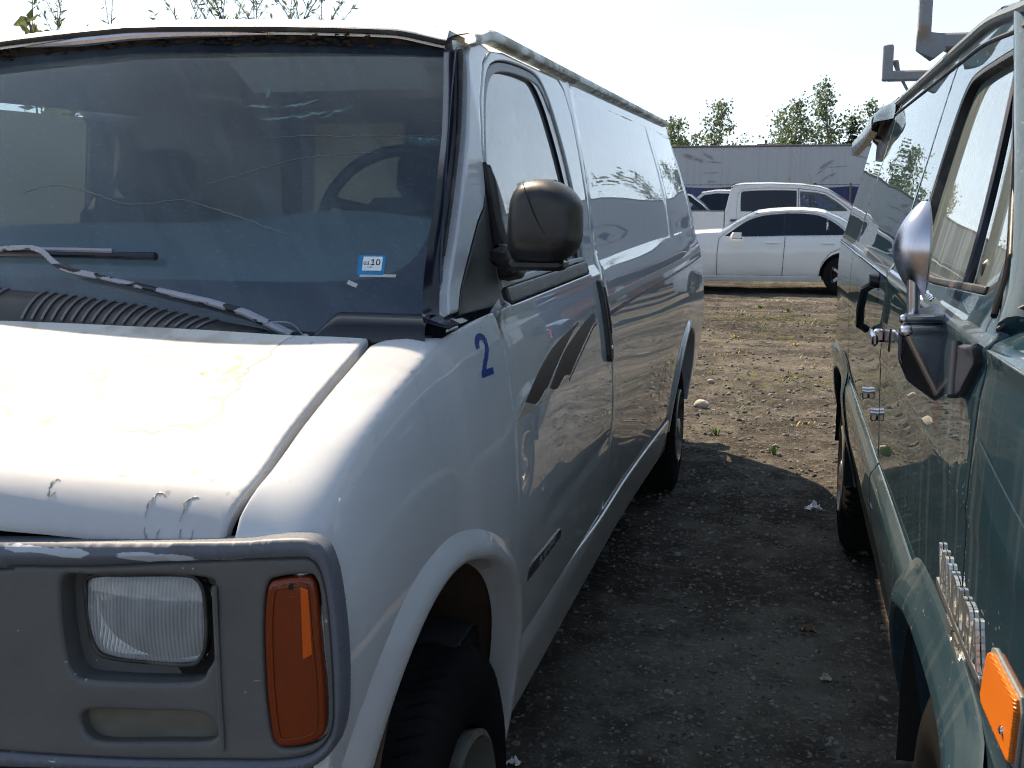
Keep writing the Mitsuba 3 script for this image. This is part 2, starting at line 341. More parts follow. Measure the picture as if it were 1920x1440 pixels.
bsdf('lamp_glass', {'type': 'blendbsdf', 'weight': proc(lambda p, n, uv: .24 + .16 * dr.abs(dr.sin(p.x * 520)) + .14 * noise(p.x * 60, 2, p.z * 24)),
      'a': {'type': 'thindielectric', 'specular_transmittance': rgb(.95, .96, .95)},
      'b': {'type': 'twosided', 'b': {'type': 'bumpmap', 'arbitrary': proc(FLUTE, 4e-4), 'scale': 1.0, 'bsdf': {'type': 'roughplastic', 'diffuse_reflectance': rgb(.72, .75, .78), 'alpha': .12, 'nonlinear': True}}}})
bsdf('lamp_bowl', {'type': 'twosided', 'b': {'type': 'bumpmap', 'arbitrary': proc(FLUTE, 6e-4), 'scale': 1.6, 'bsdf': {'type': 'roughconductor', 'material': 'Al', 'alpha': .20}}})
dusty_glass('lamp_slot', (.7, .66, .58), (.20, .19, .16), lambda p, n, uv: .55 + .2 * noise(p.x * 40, 1, p.z * 60))
pr('decal_blue', (.012, .045, .22), .4, specular=.25)
pr('decal_brown', proc(lambda p, n, uv: mix((.105, .085, .075), (.035, .024, .028), smoothstep(1.23, 1.11, p.z))), .45, specular=.2)
pr('decal_dark', (.04, .028, .03), .35)
pr('decal_cream', (.36, .31, .23), .15)
pr('decal_gray', (.22, .215, .20), .25)
pr('badge_black', (.03, .032, .034), .3)
pr('badge_letter', (.22, .22, .20), .35)
pr('sticker_blue', (.02, .20, .42), .3)
pr('sticker_white', (.72, .78, .80), .4)
pr('sticker_ink', (.02, .02, .03), .5)
pr('dash_gray', (.13, .185, .205), .7)
pr('trim_gray', (.45, .46, .45), .8)
pr('cloth_dark', (.045, .05, .06), .9)
pr('board_tan', (.75, .66, .45), .9)
pr('wheel_black', (.018, .02, .025), .5)
pr('headliner', (.5, .5, .48), .9)
bsdf('crack_line', {'type': 'twosided', 'b': {'type': 'diffuse', 'reflectance': rgb(.20, .24, .25)}})
bsdf('film_foil', {'type': 'twosided', 'b': {'type': 'principled', 'base_color': rgb(.22, .33, .31), 'roughness': .25, 'metallic': .7}})
# teal van
def teal_flake(p, n, uv):
    d = fbm(p.y * 2.1, p.z * 2.6, p.x, 3)
    return mix((.009, .056, .088), (.015, .082, .118), d)
def teal_dust(p, n, uv):
    run = fbm(p.y * 38, p.z * 1.6, 1, 4); film = fbm(p.y * 2.4, p.z * 3, 2, 3)
    speck = smoothstep(.86, .89, noise(p.x * 120, p.y * 120, p.z * 120)) * smoothstep(.45, .6, noise(p.y * 7, p.z * 7, 3))
    front = smoothstep(3.0, 1.6, p.y)
    return dr.clip(.01 + .03 * film + .07 * smoothstep(.5, .75, run) * (.2 + .8 * front) + .01 * front + .4 * speck + .22 * smoothstep(.25, .8, n.z), 0, .9)
bsdf('teal_paint', {'type': 'twosided', 'b': {'type': 'blendbsdf', 'weight': proc(teal_dust),
    'a': {'type': 'plastic', 'diffuse_reflectance': proc(teal_flake), 'int_ior': 1.6, 'nonlinear': True},
    'b': {'type': 'diffuse', 'reflectance': rgb(.24, .26, .27)}}})
pr('teal_trim', proc(lambda p, n, uv: mix((.10, .12, .13), (.24, .24, .22), fbm(p.x * 9, p.y * 9, p.z * 9, 3))), .4)
pr('rack_gray', proc(lambda p, n, uv: mix((.24, .24, .25), (.22, .16, .12), smoothstep(.60, .8, fbm(p.x * 14, p.y * 14, p.z * 14, 4)))), .6)
pr('hinge_black', (.02, .022, .03), .35)
pr('tail_red', (.45, .02, .015), .25)

bsdf('tint_film', {'type': 'principledthin', 'diff_trans': 1.0, 'roughness': .8, 'spec_trans': 0.0, 'base_color': proc(lambda p, n, uv: mix((.09, .105, .10), (.14, .15, .14), fbm(p.y * 3, p.z * 2, 1, 3)))})
pr('badge_chrome', (.72, .72, .70), .28, metallic=.95)
pr('inner_white', (.30, .31, .32), .6)
# ---------------------------------------------------------------- the white van
W = thing('white_van', 'old white cargo van with peeling hood, blue number 2 and black door mirror', 'van')
def wzc(y): return _cz(np.clip(y, 1.42, 2.6))
def wing(uv):
    """front wing: v below the shoulder crease is height, above it is distance towards the hood seam; the crease is softly rounded."""
    y, v = uv[:, 0], uv[:, 1]
    rho = np.interp(y, [1.45, 1.7, 2.0, 2.3], [.055, .020, .010, .006]); out = 0
    for k, w in zip(np.linspace(-1, 1, 9), [1, 2, 3, 4, 4, 4, 3, 2, 1]):
        s = wzc(y) - (v + k * rho)
        C_ = np.stack([_cx(np.clip(y, 1.42, 2.6)), y, wzc(y)], -1)
        S_ = np.stack([_sx(np.clip(y, 1.4, 2.3)), y, _zs(np.clip(y, 1.4, 2.3))], -1)
        t = np.clip(-s / .105, 0, 1.4)[:, None]
        top = C_ + (S_ - C_) * t + np.array([0, 0, .006]) * (4 * t * (1 - t)).clip(0)
        z = v + k * rho
        a = np.stack([XW(y, np.minimum(z, 1.3455)), y, np.minimum(z, wzc(y))], -1)
        out = out + w * np.where((s >= 0)[:, None], a, top)
    out = out / 24.0
    # a dent and soft sink on top of the wing, behind the seam
    d = np.exp(-(((out[:, 1] - 1.86) / .035) ** 2 + ((out[:, 0] + .715) / .03) ** 2)); out[:, 2] -= .004 * d
    return out
AW = (1.96, .45)                                # front wheel arch centre (y, z)
AR = (6.16, .45)
def arch_disc(c, r, n=64): return sg.Point(c).buffer(r, 48)
# wing
ys = np.linspace(1.44, 1.985, 24)
seam = [(y, float(wzc(y)) + .105 - .006) for y in ys]
tip = [(2.012, float(wzc(2.012)) + .085), (2.045, float(wzc(2.045)) + .03), (2.06, float(wzc(2.06)) + .004)]
crest = [(y, float(wzc(y)) + .002) for y in np.linspace(2.09, 2.325, 8)]
wing_poly = sg.Polygon(seam + tip + crest + [(2.325, 1.20), (2.322, 1.0), (2.345, .85), (2.36, .70), (2.385, .40), (1.62, .60), (1.52, .60), (1.44, .66)]).difference(arch_disc(AW, .452))
put(W, 'front_wing', panel(wing_poly, wing, h=.014, r=.004, depth=.02), 'white_paint', 35)
# hood
def hood(uv):
    x, y = uv[:, 0], uv[:, 1]
    q = (x - WX) / (SX - WX); f = sm(1.9, 1.5, y)
    yy = np.clip(y + .035 * (1 - q ** 2) * f, 1.39, 2.24)
    z = _zs(yy) + .016 * (1 - q ** 2) + .005 * sm(.75, .98, np.abs(q)) * sm(1.5, 1.65, y)
    z = z + .0014 * (meshkit.fbm(np.stack([x * 7, y * 7, 0 * x], -1), 3) - .5)
    return np.stack([x, y, z], -1)
fr = [(x, 1.441 - .033 * (1 - ((x - WX) / .795) ** 2)) for x in np.linspace(-.80, 2 * WX + .80, 30)]
hood_poly = sg.Polygon([(SX - .008, 2.012)] + [(float(_sx(y)) - .007, y) for y in np.linspace(1.56, 1.443, 10)] + fr + [(2 * WX - float(_sx(y)) + .007, y) for y in np.linspace(1.443, 1.56, 10)] + [(2 * WX - SX + .008, 2.012), (WX, 2.022)])
put(W, 'hood', panel(hood_poly, hood, h=.016, r=.007, depth=.02), 'hood_paint', 35, label='peeling sunlit hood with bare cream patches')
# dark gaps behind the seams
inner = grid(np.stack([np.stack([hood(np.array([[x, y]]))[0] - [0, 0, .03] for y in np.linspace(1.53, 2.03, 12)]) for x in np.linspace(-.72, 2 * WX + .72, 20)]), flip=True)
put(W, 'inner_shell', cat(inner, box((WX, 1.75, .75), (1.55, .60, .45)), box((WX, 4.6, .48), (1.80, 5.7, .26)), box((WX, 2.05, 1.2), (1.72, .06, .22))), 'dark_under', False)

# upper side and door
def side_out(d):
    return lambda uv: side(uv) + d * np.array([1, 0, .15])
win_o = sg.Polygon(spline([(2.432, 1.60), (2.475, 1.70), (2.54, 1.80), (2.615, 1.868), (2.70, 1.902), (2.83, 1.921), (3.05, 1.930), (3.22, 1.922), (3.31, 1.875), (3.375, 1.79), (3.43, 1.69), (3.475, 1.57), (3.505, 1.45), (3.51, 1.37)], 80).tolist() + [(3.495, 1.357), (2.452, 1.352), (2.432, 1.37)])
tri_poly = sg.Polygon([(2.165, 1.3515), (2.30, 1.470), (2.362, 1.530), (2.405, 1.56), (2.428, 1.60), (2.428, 1.352)])
door_poly = sg.Polygon([(2.334, .549), (2.342, .72), (2.328, .85), (2.328, 1.344), (2.434, 1.349), (2.434, 1.49), (2.434, 1.58), (2.455, 1.70), (2.505, 1.80), (2.60, 1.89), (2.70, 1.932), (2.83, 1.945), (3.52, 1.951), (3.545, 1.93), (3.575, 1.88), (3.66, 1.75), (3.72, 1.66), (3.735, 1.55), (3.74, 1.42), (3.65, 1.296), (3.59, 1.215), (3.578, 1.10), (3.582, .936), (3.66, .76), (3.70, .68), (3.706, .517)])
door_poly = sg.Polygon([(2.334, .549), (2.342, .72), (2.328, .85), (2.328, 1.344), (2.434, 1.349)] + [(2.434, 1.49), (2.434, 1.58), (2.455, 1.70), (2.505, 1.80), (2.60, 1.89), (2.70, 1.932), (2.83, 1.945)] + [(3.52, 1.951), (3.60, 1.92), (3.645, 1.84), (3.665, 1.70), (3.672, 1.50), (3.668, 1.30), (3.664, .95), (3.664, .517)]).difference(arch_disc(AW, .452))
def doorfn(uv):
    p = side(uv); y, z = uv[:, 0], uv[:, 1]
    p[:, 0] += .007 * sm(1.364, 1.346, z) * sm(1.32, 1.345, z)                       # bright chamfer under the window
    p[:, 0] -= .004 * np.exp(-((z - .80) / .03) ** 2) * sm(2.45, 2.7, y)
    p[:, 0] += 0.0007 * np.sin(y * 5.0 + z * 2) * sm(1.1, .8, z) * sm(.5, .6, z)       # tired sheet metal
    p[:, 0] -= .003 * np.exp(-(((y - 2.85) / .12) ** 2 + ((z - .90) / .16) ** 2))
    return p
D = put(W, 'front_door', panel(door_poly.difference(win_o.buffer(.004)), doorfn, h=.016, r=.004, depth=.02), 'white_paint', 35)
# pillar strip ahead of the door
pil = sg.Polygon([(2.118, 1.358), (2.228, 1.50), (2.376, 1.718), (2.470, 1.895), (2.508, 1.925), (2.60, 1.944), (2.685, 1.934), (2.595, 1.892), (2.50, 1.80), (2.449, 1.70), (2.428, 1.60), (2.40, 1.562), (2.358, 1.534), (2.296, 1.474), (2.17, 1.359)]).buffer(-.0005)
def pilfn(uv):
    p = side(uv); p[:, 0] += .003 * sm(1.40, 1.355, uv[:, 1]); return p
put(W, 'pillar_backing', panel(sg.Polygon([(2.03, 1.33), (2.14, 1.50), (2.29, 1.718), (2.385, 1.895), (2.44, 1.945), (2.56, 1.945), (2.52, 1.895), (2.44, 1.718), (2.30, 1.50), (2.19, 1.33)]), lambda uv: side(uv) - [.022, 0, 0], h=.02, r=0, depth=0), 'frit', True)
put(W, 'windshield_pillar', panel(pil, pilfn, h=.010, r=.005, depth=.03), 'white_paint', 35)
put(W, 'pillar_patch', panel(tri_poly, pilfn, h=.012, r=.003, depth=.02), 'black_plastic', 35, label='black triangular patch at the foot of the door window')
# door window: seal, glass, lower trim
seal = win_o.difference(win_o.buffer(-.024))
put(D, 'window_seal', panel(seal.intersection(sg.box(2, 1.378, 3.32, 2)), lambda uv: side(uv) - [.004, 0, 0], h=.02, r=.004, depth=.02), 'seal_gray', 40)
put(D, 'rear_window_channel', panel(win_o.difference(sg.Polygon(np.array(win_o.exterior.coords) * [1, 1] - [.075, .022])).intersection(sg.box(3.05, 1.36, 3.6, 2)).buffer(-.002), lambda uv: side(uv) - [.007, 0, 0], h=.02, r=.002, depth=.01), 'gloss_black', 40)
put(D, 'window_glass', panel(win_o.buffer(-.006), lambda uv: side(uv) - [.016, 0, 0], h=.03, r=0, depth=0), 'side_glass', True)
sill = sg.Polygon([(2.452, 1.352), (3.50, 1.357), (3.505, 1.392), (2.452, 1.386)])
put(D, 'window_sill', panel(sill, lambda uv: side(uv) + [.007, 0, 0], h=.02, r=.004, depth=.02), 'black_plastic', 40)
put(D, 'window_sweep', panel(sg.Polygon([(2.45, 1.388), (3.50, 1.394), (3.49, 1.406), (2.45, 1.402)]), lambda uv: side(uv) + [.0, 0, 0], h=.02, r=.002, depth=.014), 'trim_gray', 40)
# cargo side with two pressed panels
P1 = sg.Polygon([(3.74, 1.372), (5.80, 1.397), (5.83, 1.53), (5.82, 1.73), (5.74, 1.94), (3.80, 1.925), (3.755, 1.90)]).buffer(-.05).buffer(.05)
P2 = sg.Polygon([(5.93, 1.399), (7.05, 1.412), (7.03, 1.70), (6.92, 1.945), (5.86, 1.942), (5.94, 1.73)]).buffer(-.05).buffer(.05)
rear_poly = sg.Polygon([(3.669, .517), (3.669, .95), (3.673, 1.30), (3.677, 1.50), (3.670, 1.70), (3.650, 1.843), (3.603, 1.925), (3.53, 1.957), (7.02, 2.020), (7.15, 1.98), (7.42, 1.70), (7.515, 1.40), (7.515, .50), (6.62, .48)]).difference(arch_disc(AR, .452))
def cargo(uv):
    p = side(uv); q = shapely.points(uv)
    for P_ in (P1, P2):
        d = np.where(shapely.contains(P_, q), 1, -1) * shapely.distance(q, P_.boundary)
        p[:, 0] -= .0045 * sm(-.012, .012, d)
    z, y = uv[:, 1], uv[:, 0]
    p[:, 0] += .006 * np.exp(-((y - 3.735) / .018) ** 2) * sm(1.30, 1.35, z) * sm(1.43, 1.40, z)
    p[:, 0] += .003 * np.exp(-((y - 3.70) / .014) ** 2)
    p[:, 0] += 0.0006 * (np.sin(y * 3.4 + .8) * np.sin(z * 6)) * sm(1.3, 1.1, z)
    return p
put(W, 'cargo_side', panel(rear_poly, cargo, h=.03, r=.004, depth=.02, extra=(P1, P2)), 'white_paint', 35)
rocker = sg.Polygon([(2.395, .392), (2.345, .545), (3.0, .541), (3.70, .510), (5.69, .470), (5.69, .30), (2.43, .36)]).difference(arch_disc(AW, .445))
put(W, 'rocker_panel', panel(rocker, lambda uv: side(uv) + np.stack([.010 * sm(.54, .50, uv[:, 1]), 0 * uv[:, 0], 0 * uv[:, 0]], -1), h=.03, r=.006, depth=.03), 'white_paint', 35)
put(W, 'body_pillar', panel(sg.Polygon([(3.40, .5), (3.40, 1.97), (3.85, 1.97), (3.85, .5)]), lambda uv: side(uv) - [.026, 0, 0], h=.06, r=0, depth=0), 'inner_white', True)
# flared wheel-arch lips
def arch_lip(c, r0, wf, hgt, a0, a1, fade=None):
    th = np.radians(np.linspace(a0, a1, 90)); P = []
    for t in th:
        w = np.interp(math.degrees(t), *wf); row = []
        for s, hh in [(-.022, -.045), (-.012, -.03), (0, -.008), (.0, hgt * .45), (.08, hgt * .82), (.22, hgt), (.42, hgt * .93), (.62, hgt * .68), (.82, hgt * .32), (1.0, .0), (1.12, -.004)]:
            r = r0 + (s * w if s > 0 else s * .4)
            y, z = c[0] + r * math.cos(t), c[1] + r * math.sin(t)
            row.append([float(XW(y, min(max(z, .3), 1.3))) + hh, y, z])
        P.append(row)
    return grid(np.array(P), flip=True)
put(W, 'wheel_arch', arch_lip(AW, .440, ([-12, 60, 100, 150, 200], [.048, .055, .066, .11, .12]), .021, -16, 168), 'white_paint', 40)
put(W, 'wheel_arch', arch_lip(AR, .440, ([-30, 90, 210], [.04, .045, .045]), .016, -4, 186), 'white_paint', 40)
# wheel wells
for c in (AW, AR):
    well = grid(np.stack([np.stack([[x, c[0] + .45 * math.cos(t), c[1] + .45 * math.sin(t)] for t in np.radians(np.linspace(-20, 200, 30))]) for x in (-.60, -.62, -.95, -1.0)]), flip=True)
    put(W, 'wheel_well', cat(well, box((-1.0, c[0], .62), (.02, .95, .75))), 'rust_liner', 40)
# windshield and its surround
def wsfn(uv): return ws_point(uv[:, 0], uv[:, 1])
xr, xl = (lambda t: -.662 - .060 * t), (lambda t: 2 * WX + .662 + .060 * t)
ws_poly = sg.Polygon([(xr(t), t) for t in np.linspace(0, 1, 9)] + [(xl(t), t) for t in np.linspace(1, 0, 9)])
tl = spline([(-.694, 1.02), (-.702, .86), (-.702, .70), (-.704, .52), (-.708, .36), (-.718, .27), (-.748, .205), (-.81, .165), (-.95, .150), (-1.3, .150), (-1.56, .150)], 60)
hole = sg.Polygon(np.vstack([tl, (tl * [-1, 1] + [2 * WX, 0])[::-1]]).tolist()).intersection(sg.box(-3, 0, 0, .955))
def wpanel(poly, off, h=.03, ya=1.0):
    f = lambda uv: ws_point(uv[:, 0], uv[:, 1]) + np.array([0, -.77, .64]) * off
    S = .72; sc = lambda g: shapely.affinity.scale(g, 1, S, origin=(0, 0))
    return panel(sc(poly), lambda uv: f(uv * [1, 1 / S]), h=h, r=0, depth=0, sign=1)
import shapely.affinity
G = put(W, 'windshield', wpanel(ws_poly, 0.0, .03), 'windshield_glass', True, label='dusty cracked windshield with dark border')
put(G, 'frit_border', wpanel(ws_poly.difference(hole), -.003, .02), 'frit', True)
put(G, 'pillar_gasket', tube(spline([side(np.array([[y, z]]))[0] + [-.012, -.004, 0] for y, z in [(2.185, 1.47), (2.205, 1.50), (2.28, 1.61), (2.355, 1.718), (2.41, 1.815), (2.440, 1.872), (2.458, 1.902)]], 50), np.linspace(.003, .0085, len(spline(np.zeros((7, 3)), 50))), 10), 'rubber_seal', 40)
# roof
_rz = PchipInterpolator([0, .03, .10, .4, .9, 1.6], [.0, .012, .026, .052, .068, .072])
def roof(uv):
    x, y = uv[:, 0], uv[:, 1]
    q = np.clip((x - WX) / .85, -1, 1); yf = 2.448 - .115 * (1 - q ** 2)
    ze = 1.945 + .022 * (1 - q ** 2) + .0105 * (y - 2.6) - .055 * np.clip(-1.45 - x, 0, 1)
    edge = sm(1.0, .82, np.abs(q))
    z = ze + _rz(np.clip(y - yf, 0, 1.6)) * (.25 + .75 * edge) - .02 * (1 - edge)
    z = z - .10 * np.clip((y - 6.9) / .4, 0, 1) ** 2
    return np.stack([x, y, z], -1)
rp = sg.Polygon([(x, 2.446 - .115 * (1 - ((x - WX) / .85) ** 2)) for x in np.linspace(-.722, 2 * WX + .722, 40)] + [(2 * WX + .722, 2.6), (2 * WX + .74, 7.2), (-.74, 7.2), (-.722, 2.6)])
put(W, 'roof', panel(rp, roof, h=.05, r=.008, depth=.012, hb=.03), 'roof_paint', 40)
# dirty gap between roof lip and glass
gap = []
for x in np.linspace(-.73, 2 * WX + .73, 60):
    q = (x - WX) / .85; a = roof(np.array([[x, 2.446 - .115 * (1 - q * q) + .006]]))[0] - [0, 0, .014]; b = ws_point(np.array([x]), np.array([.988]))[0] + [0, .0, .004]
    gap.append([a, a * .6 + b * .4 + [0, .004, 0], b])
put(W, 'header_gap', grid(np.array(gap), flip=True), 'rust_dirt', 40)
clump = []
for i in range(110):
    x = RNG.uniform(-1.9, -.80); x = RNG.uniform(-1.25, -.95) if i % 3 == 0 else x
    q = (x - WX) / .85; a = roof(np.array([[x, 2.446 - .115 * (1 - q * q)]]))[0]; b = ws_point(np.array([x]), np.array([.992]))[0]
    t = RNG.uniform(.35, 1.0); p = a + (b - a) * t + [0, -.006, -.004]
    m = trimesh.creation.icosphere(1, RNG.uniform(.003, .0065)); m.vertices *= [1.7, .8, .7]
    m.vertices += RNG.normal(0, .0012, m.vertices.shape); m.apply_translation(p); clump.append(m)
put(W, 'header_moss', cat(*clump), 'rust_dirt', False, kind='stuff', label='dark moss and rust clumps under the roof lip')
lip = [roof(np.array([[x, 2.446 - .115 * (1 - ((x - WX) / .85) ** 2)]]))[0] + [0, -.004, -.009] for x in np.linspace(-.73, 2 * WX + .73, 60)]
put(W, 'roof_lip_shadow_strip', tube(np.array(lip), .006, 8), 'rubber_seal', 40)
bright = [roof(np.array([[x, 2.446 - .115 * (1 - ((x - WX) / .85) ** 2)]]))[0] + [0, .002, -.020 + .003 * math.sin(x * 9)] for x in np.linspace(-1.10, -1.72, 30)]
put(W, 'bare_header_metal', tube(np.array(bright), np.interp(np.arange(30), [0, 5, 22, 29], [.001, .008, .011, .002]), 8), 'chrome_worn', 40)
# drip rail over the door and along the roof
rail = []
for y, z in zip(np.linspace(2.47, 7.05, 60), np.linspace(1.962, 2.024, 60)):
    f = sm(2.47, 2.70, y); zz = z - .035 * (1 - f); x = float(XW(y, zz)) + .002
    rail.append([[x - .03, y, zz + .012], [x + .006, y, zz + .016], [x + .020, y, zz + .012], [x + .024, y, zz + .002], [x + .020, y, zz - .008], [x + .010, y, zz - .007], [x + .003, y, zz - .014], [x - .01, y, zz - .016]])
put(W, 'drip_rail', grid(np.array(rail), flip=False), 'rail_paint', 40)
# tail, far side and floor close the body
tail = []
for z in np.linspace(.45, 2.02, 24):
    yt = float(_yt(z)) - .01
    tail.append([[x, yt - .02 * (abs(x - WX) / .8) ** 2, z] for x in np.linspace(-.88, 2 * WX + .88, 14)])
put(W, 'rear_doors', grid(np.array(tail), flip=False), 'white_paint', 40)
far_poly = sg.Polygon([(1.44, .6), (2.0, .95), (2.3, .5), (7.3, .45), (7.4, 1.4), (7.05, 2.0), (2.5, 1.93), (2.10, 1.34), (1.44, 1.06)])
far_win = sg.Polygon([(2.55, 1.36), (3.66, 1.36), (3.60, 1.86), (3.50, 1.915), (2.75, 1.90)])
def farside(uv):
    p = side(uv); p[:, 0] = 2 * WX - p[:, 0]; return p
put(W, 'far_side', panel(far_poly.difference(far_win), farside, h=.06, r=.004, depth=.02, sign=-1), 'white_paint', 40)
put(W, 'tint_film', panel(far_win.intersection(sg.Polygon([(2.5, 1.3), (3.7, 1.3), (3.7, 1.868), (2.5, 1.85)])), lambda uv: farside(uv) + [.012, 0, 0], h=.1, r=0, depth=0, sign=-1), 'tint_film', True)
put(W, 'far_door_window', panel(far_win, farside, h=.08, r=0, depth=0, sign=-1), 'side_glass', True)
put(W, 'rear_bumper', box((WX, 7.60, .52), (1.86, .18, .16), .03), 'black_plastic', 40)
put(W, 'front_bumper', box((WX, 1.38, .53), (1.84, .16, .17), .04), 'grille_plastic', 40)
# black cowl: slatted grille in front of the glass, cover at its end
def cowl_pt(x, t):
    rim = np.interp(x, [-2.1, -1.66, -1.50, -1.30, -1.12, -1.02], [.062, .068, .060, .040, .014, .0])
    y = 2.018 + .085 * t; z0 = 1.318 + .012 * (1 - ((x - WX) / .8) ** 2)
    return np.array([x, y, z0 + rim * (1 - (1 - t) ** 2.2) - .004])
xs = np.linspace(-2.1, -1.02, 60)
C_ = put(W, 'cowl_panel', grid(np.array([[cowl_pt(x, t) for t in np.linspace(-.15, 1, 10)] for x in xs]), flip=True), 'black_plastic', 40)
put(C_, 'cowl_rim', tube(np.array([cowl_pt(x, 1.0) + [0, .004, .002] for x in np.linspace(-2.1, -1.0, 60)]), .0058, 8), 'chrome_worn', 40)
for i, x in enumerate(np.arange(-1.72, -1.12, .0235)):
    if -1.62 < x < -1.55: continue
    pth = np.array([cowl_pt(x + .018 * (t - .5), t) + [0, -.002, .003] for t in np.linspace(.06, .86, 7)])
    put(C_, 'slat', tube(pth, .0028, 5), 'seal_gray', 40)
put(W, 'cowl_floor', grid(np.array([[[x, 2.005, 1.300], [x, 2.135, 1.312]] for x in np.linspace(-2.4, -.68, 20)]), flip=True), 'gloss_black', 40)
cov = []
for s in np.linspace(0, 1, 26):
    x = -.915 + .25 * s
    hgt = .052 * sm(0, .28, s) * (1 - .25 * s)
    base = np.array([x, 2.012 + .018 * s, 1.308 + .010 * s])
    cov.append([base + [0, 0, -.012], base + [0, .004, hgt * .55], base + [0, .020, hgt * .92], base + [0, .045, hgt + .004], base + [0, .075, hgt + .0], base + [0, .10, hgt * .7]])
put(W, 'cowl_corner_cover', grid(np.array(cov), flip=True), 'gloss_black', 40)
# wipers
def on_ws(x, t, off): return ws_point(np.array([x]), np.array([t]))[0] + np.array([0, -.77, .64]) * off
def ws_from(y, x): return on_ws(x, y, .02)
wip = [on_ws(-.96, -.02, .012), on_ws(-1.06, .035, .022), on_ws(-1.14, .062, .026), on_ws(-1.39, .125, .034), on_ws(-1.475, .150, .036), on_ws(-1.535, .205, .034), on_ws(-1.60, .212, .032), on_ws(-1.66, .210, .03)]
Wp = put(W, 'wiper_arm', cat(tube(np.array(wip[:4]), [.016, .0155, .0145, .009], 8, squash=.5), tube(spline(wip[3:], 24), .0062, 8)), 'wiper_paint', 35)
put(Wp, 'pivot', cat(tube(np.array([on_ws(-.93, -.035, .004), on_ws(-.93, -.035, .022)]), [.013, .010], 12), tube(spline([on_ws(-1.02, .01, .018), on_ws(-.96, .0, .03), on_ws(-.93, -.03, .02)], 12), .0018, 6)), 'wiper_steel', 40)
bl = [on_ws(x, .205 - .0 * x + .018 * (x + 1.66) * -1.0, .022) for x in np.linspace(-1.98, -1.27, 16)]
put(Wp, 'blade', tube(np.array(bl), np.interp(np.linspace(0, 1, 16), [0, .93, .96, 1], [.009, .010, .012, .011]), 8, squash=.8), 'gloss_black', 40)
put(Wp, 'blade_frame', cat(tube(np.array(bl[4:9]) + [0, -.004, .010], .0045, 6), tube(np.array(bl[9:14]) + [0, -.004, .010], .0050, 6)), 'wiper_steel', 40)
w2 = [on_ws(-2.5, .02, .02), on_ws(-2.2, .16, .03), on_ws(-1.9, .23, .03)]
Wp2 = put(W, 'wiper_arm', tube(spline(w2, 16), .008, 8), 'wiper_paint', 35)
put(Wp2, 'blade', tube(np.array([on_ws(-2.3, .235, .02), on_ws(-1.60, .205, .02)]), .008, 8), 'gloss_black', 40)
# ---------------------------------------------------------------- white van: grille, lamps, mirror, decals, wheels, cab
def gfront(off=0.0):
    """grille skin: uv = (x, z) -> point; the ends sweep back towards the wings."""
    def f(uv):
        x, z = uv[:, 0], uv[:, 1]
        y = 1.374 + .046 * ((x - WX) / .94) ** 2 + .010 * np.clip((z - .85) / .2, 0, 1) - .010 * np.clip((.80 - z) / .1, 0, 1)
        return np.stack([x, y + off, z], -1)
    return f
def rrect(x0, z0, x1, z1, r): return sg.box(x0, z0, x1, z1).buffer(-r).buffer(r, 12)
# outline of the grille and of its openings, as (x, z)
def half_ring(pts, n=60):
    q = spline(pts, n); return np.vstack([q, (q * [-1, 1] + [2 * WX, 0])[::-1]])
outer = sg.Polygon(half_ring([(WX, 1.060), (-1.35, 1.064), (-1.126, 1.072), (-.938, 1.082), (-.758, 1.092), (-.706, 1.098), (-.651, 1.101), (-.628, 1.091), (-.615, 1.064), (-.606, 1.021), (-.598, .943), (-.597, .864), (-.601, .823), (-.610, .797), (-.632, .770), (-.67, .752), (-.78, .742), (-1.0, .728), (-1.2, .716), (WX, .71)], 110).tolist()).buffer(0)
face = sg.Polygon(half_ring([(WX, 1.022), (-1.35, 1.024), (-1.129, 1.031), (-1.111, 1.037), (-.997, 1.043), (-.829, 1.059), (-.667, 1.073), (-.644, 1.071), (-.633, 1.059), (-.623, 1.020), (-.616, .942), (-.613, .863), (-.615, .826), (-.626, .800), (-.652, .779), (-.70, .768), (-.782, .762), (-.95, .750), (-1.2, .742), (WX, .738)], 110).tolist()).buffer(0)
bar = outer.difference(face)
pocket = sg.Polygon(spline([(-1.030, 1.026), (-1.037, .976), (-1.032, .914), (-1.020, .878), (-.986, .868), (-.833, .876), (-.804, .898), (-.791, .931), (-.789, 1.019), (-.801, 1.036), (-.871, 1.038), (-.976, 1.031)], 90, closed=True).tolist())
slot = sg.Polygon(spline([(-1.009, .812), (-.984, .823), (-.898, .827), (-.826, .831), (-.798, .819), (-.799, .79), (-.878, .781), (-.977, .773), (-1.005, .787)], 70, closed=True).tolist())
mid = rrect(-1.90, .77, -1.22, 1.00, .03)
amber = sg.Polygon(spline([(-.708, 1.029), (-.692, 1.041), (-.652, 1.047), (-.641, 1.042), (-.635, 1.02), (-.629, .941), (-.624, .882), (-.625, .825), (-.636, .804), (-.664, .793), (-.692, .79), (-.704, .801), (-.709, .84), (-.713, .896), (-.714, .976)], 90, closed=True).tolist())
def mirr(p): return shapely.affinity.translate(shapely.affinity.scale(p, -1, 1, origin=(0, 0)), 2 * WX, 0)
holes = [pocket, slot, amber.buffer(.003), mirr(pocket), mirr(slot), mirr(amber.buffer(.003)), mid]
holes_u = shapely.union_all(holes)
Gk = put(W, 'grille_surround', panel(face.difference(holes_u), gfront(.006), h=.014, r=.006, depth=.014, hole_depth=.05, sign=1), 'grille_plastic', 35, label='weathered grey plastic headlamp surround')
bpoly = bar
put(Gk, 'surround_rim', panel(bpoly, gfront(-.002), h=.012, r=.015, depth=.03), 'grille_bar', 40, label='rounded rim of the surround with chipped paint')
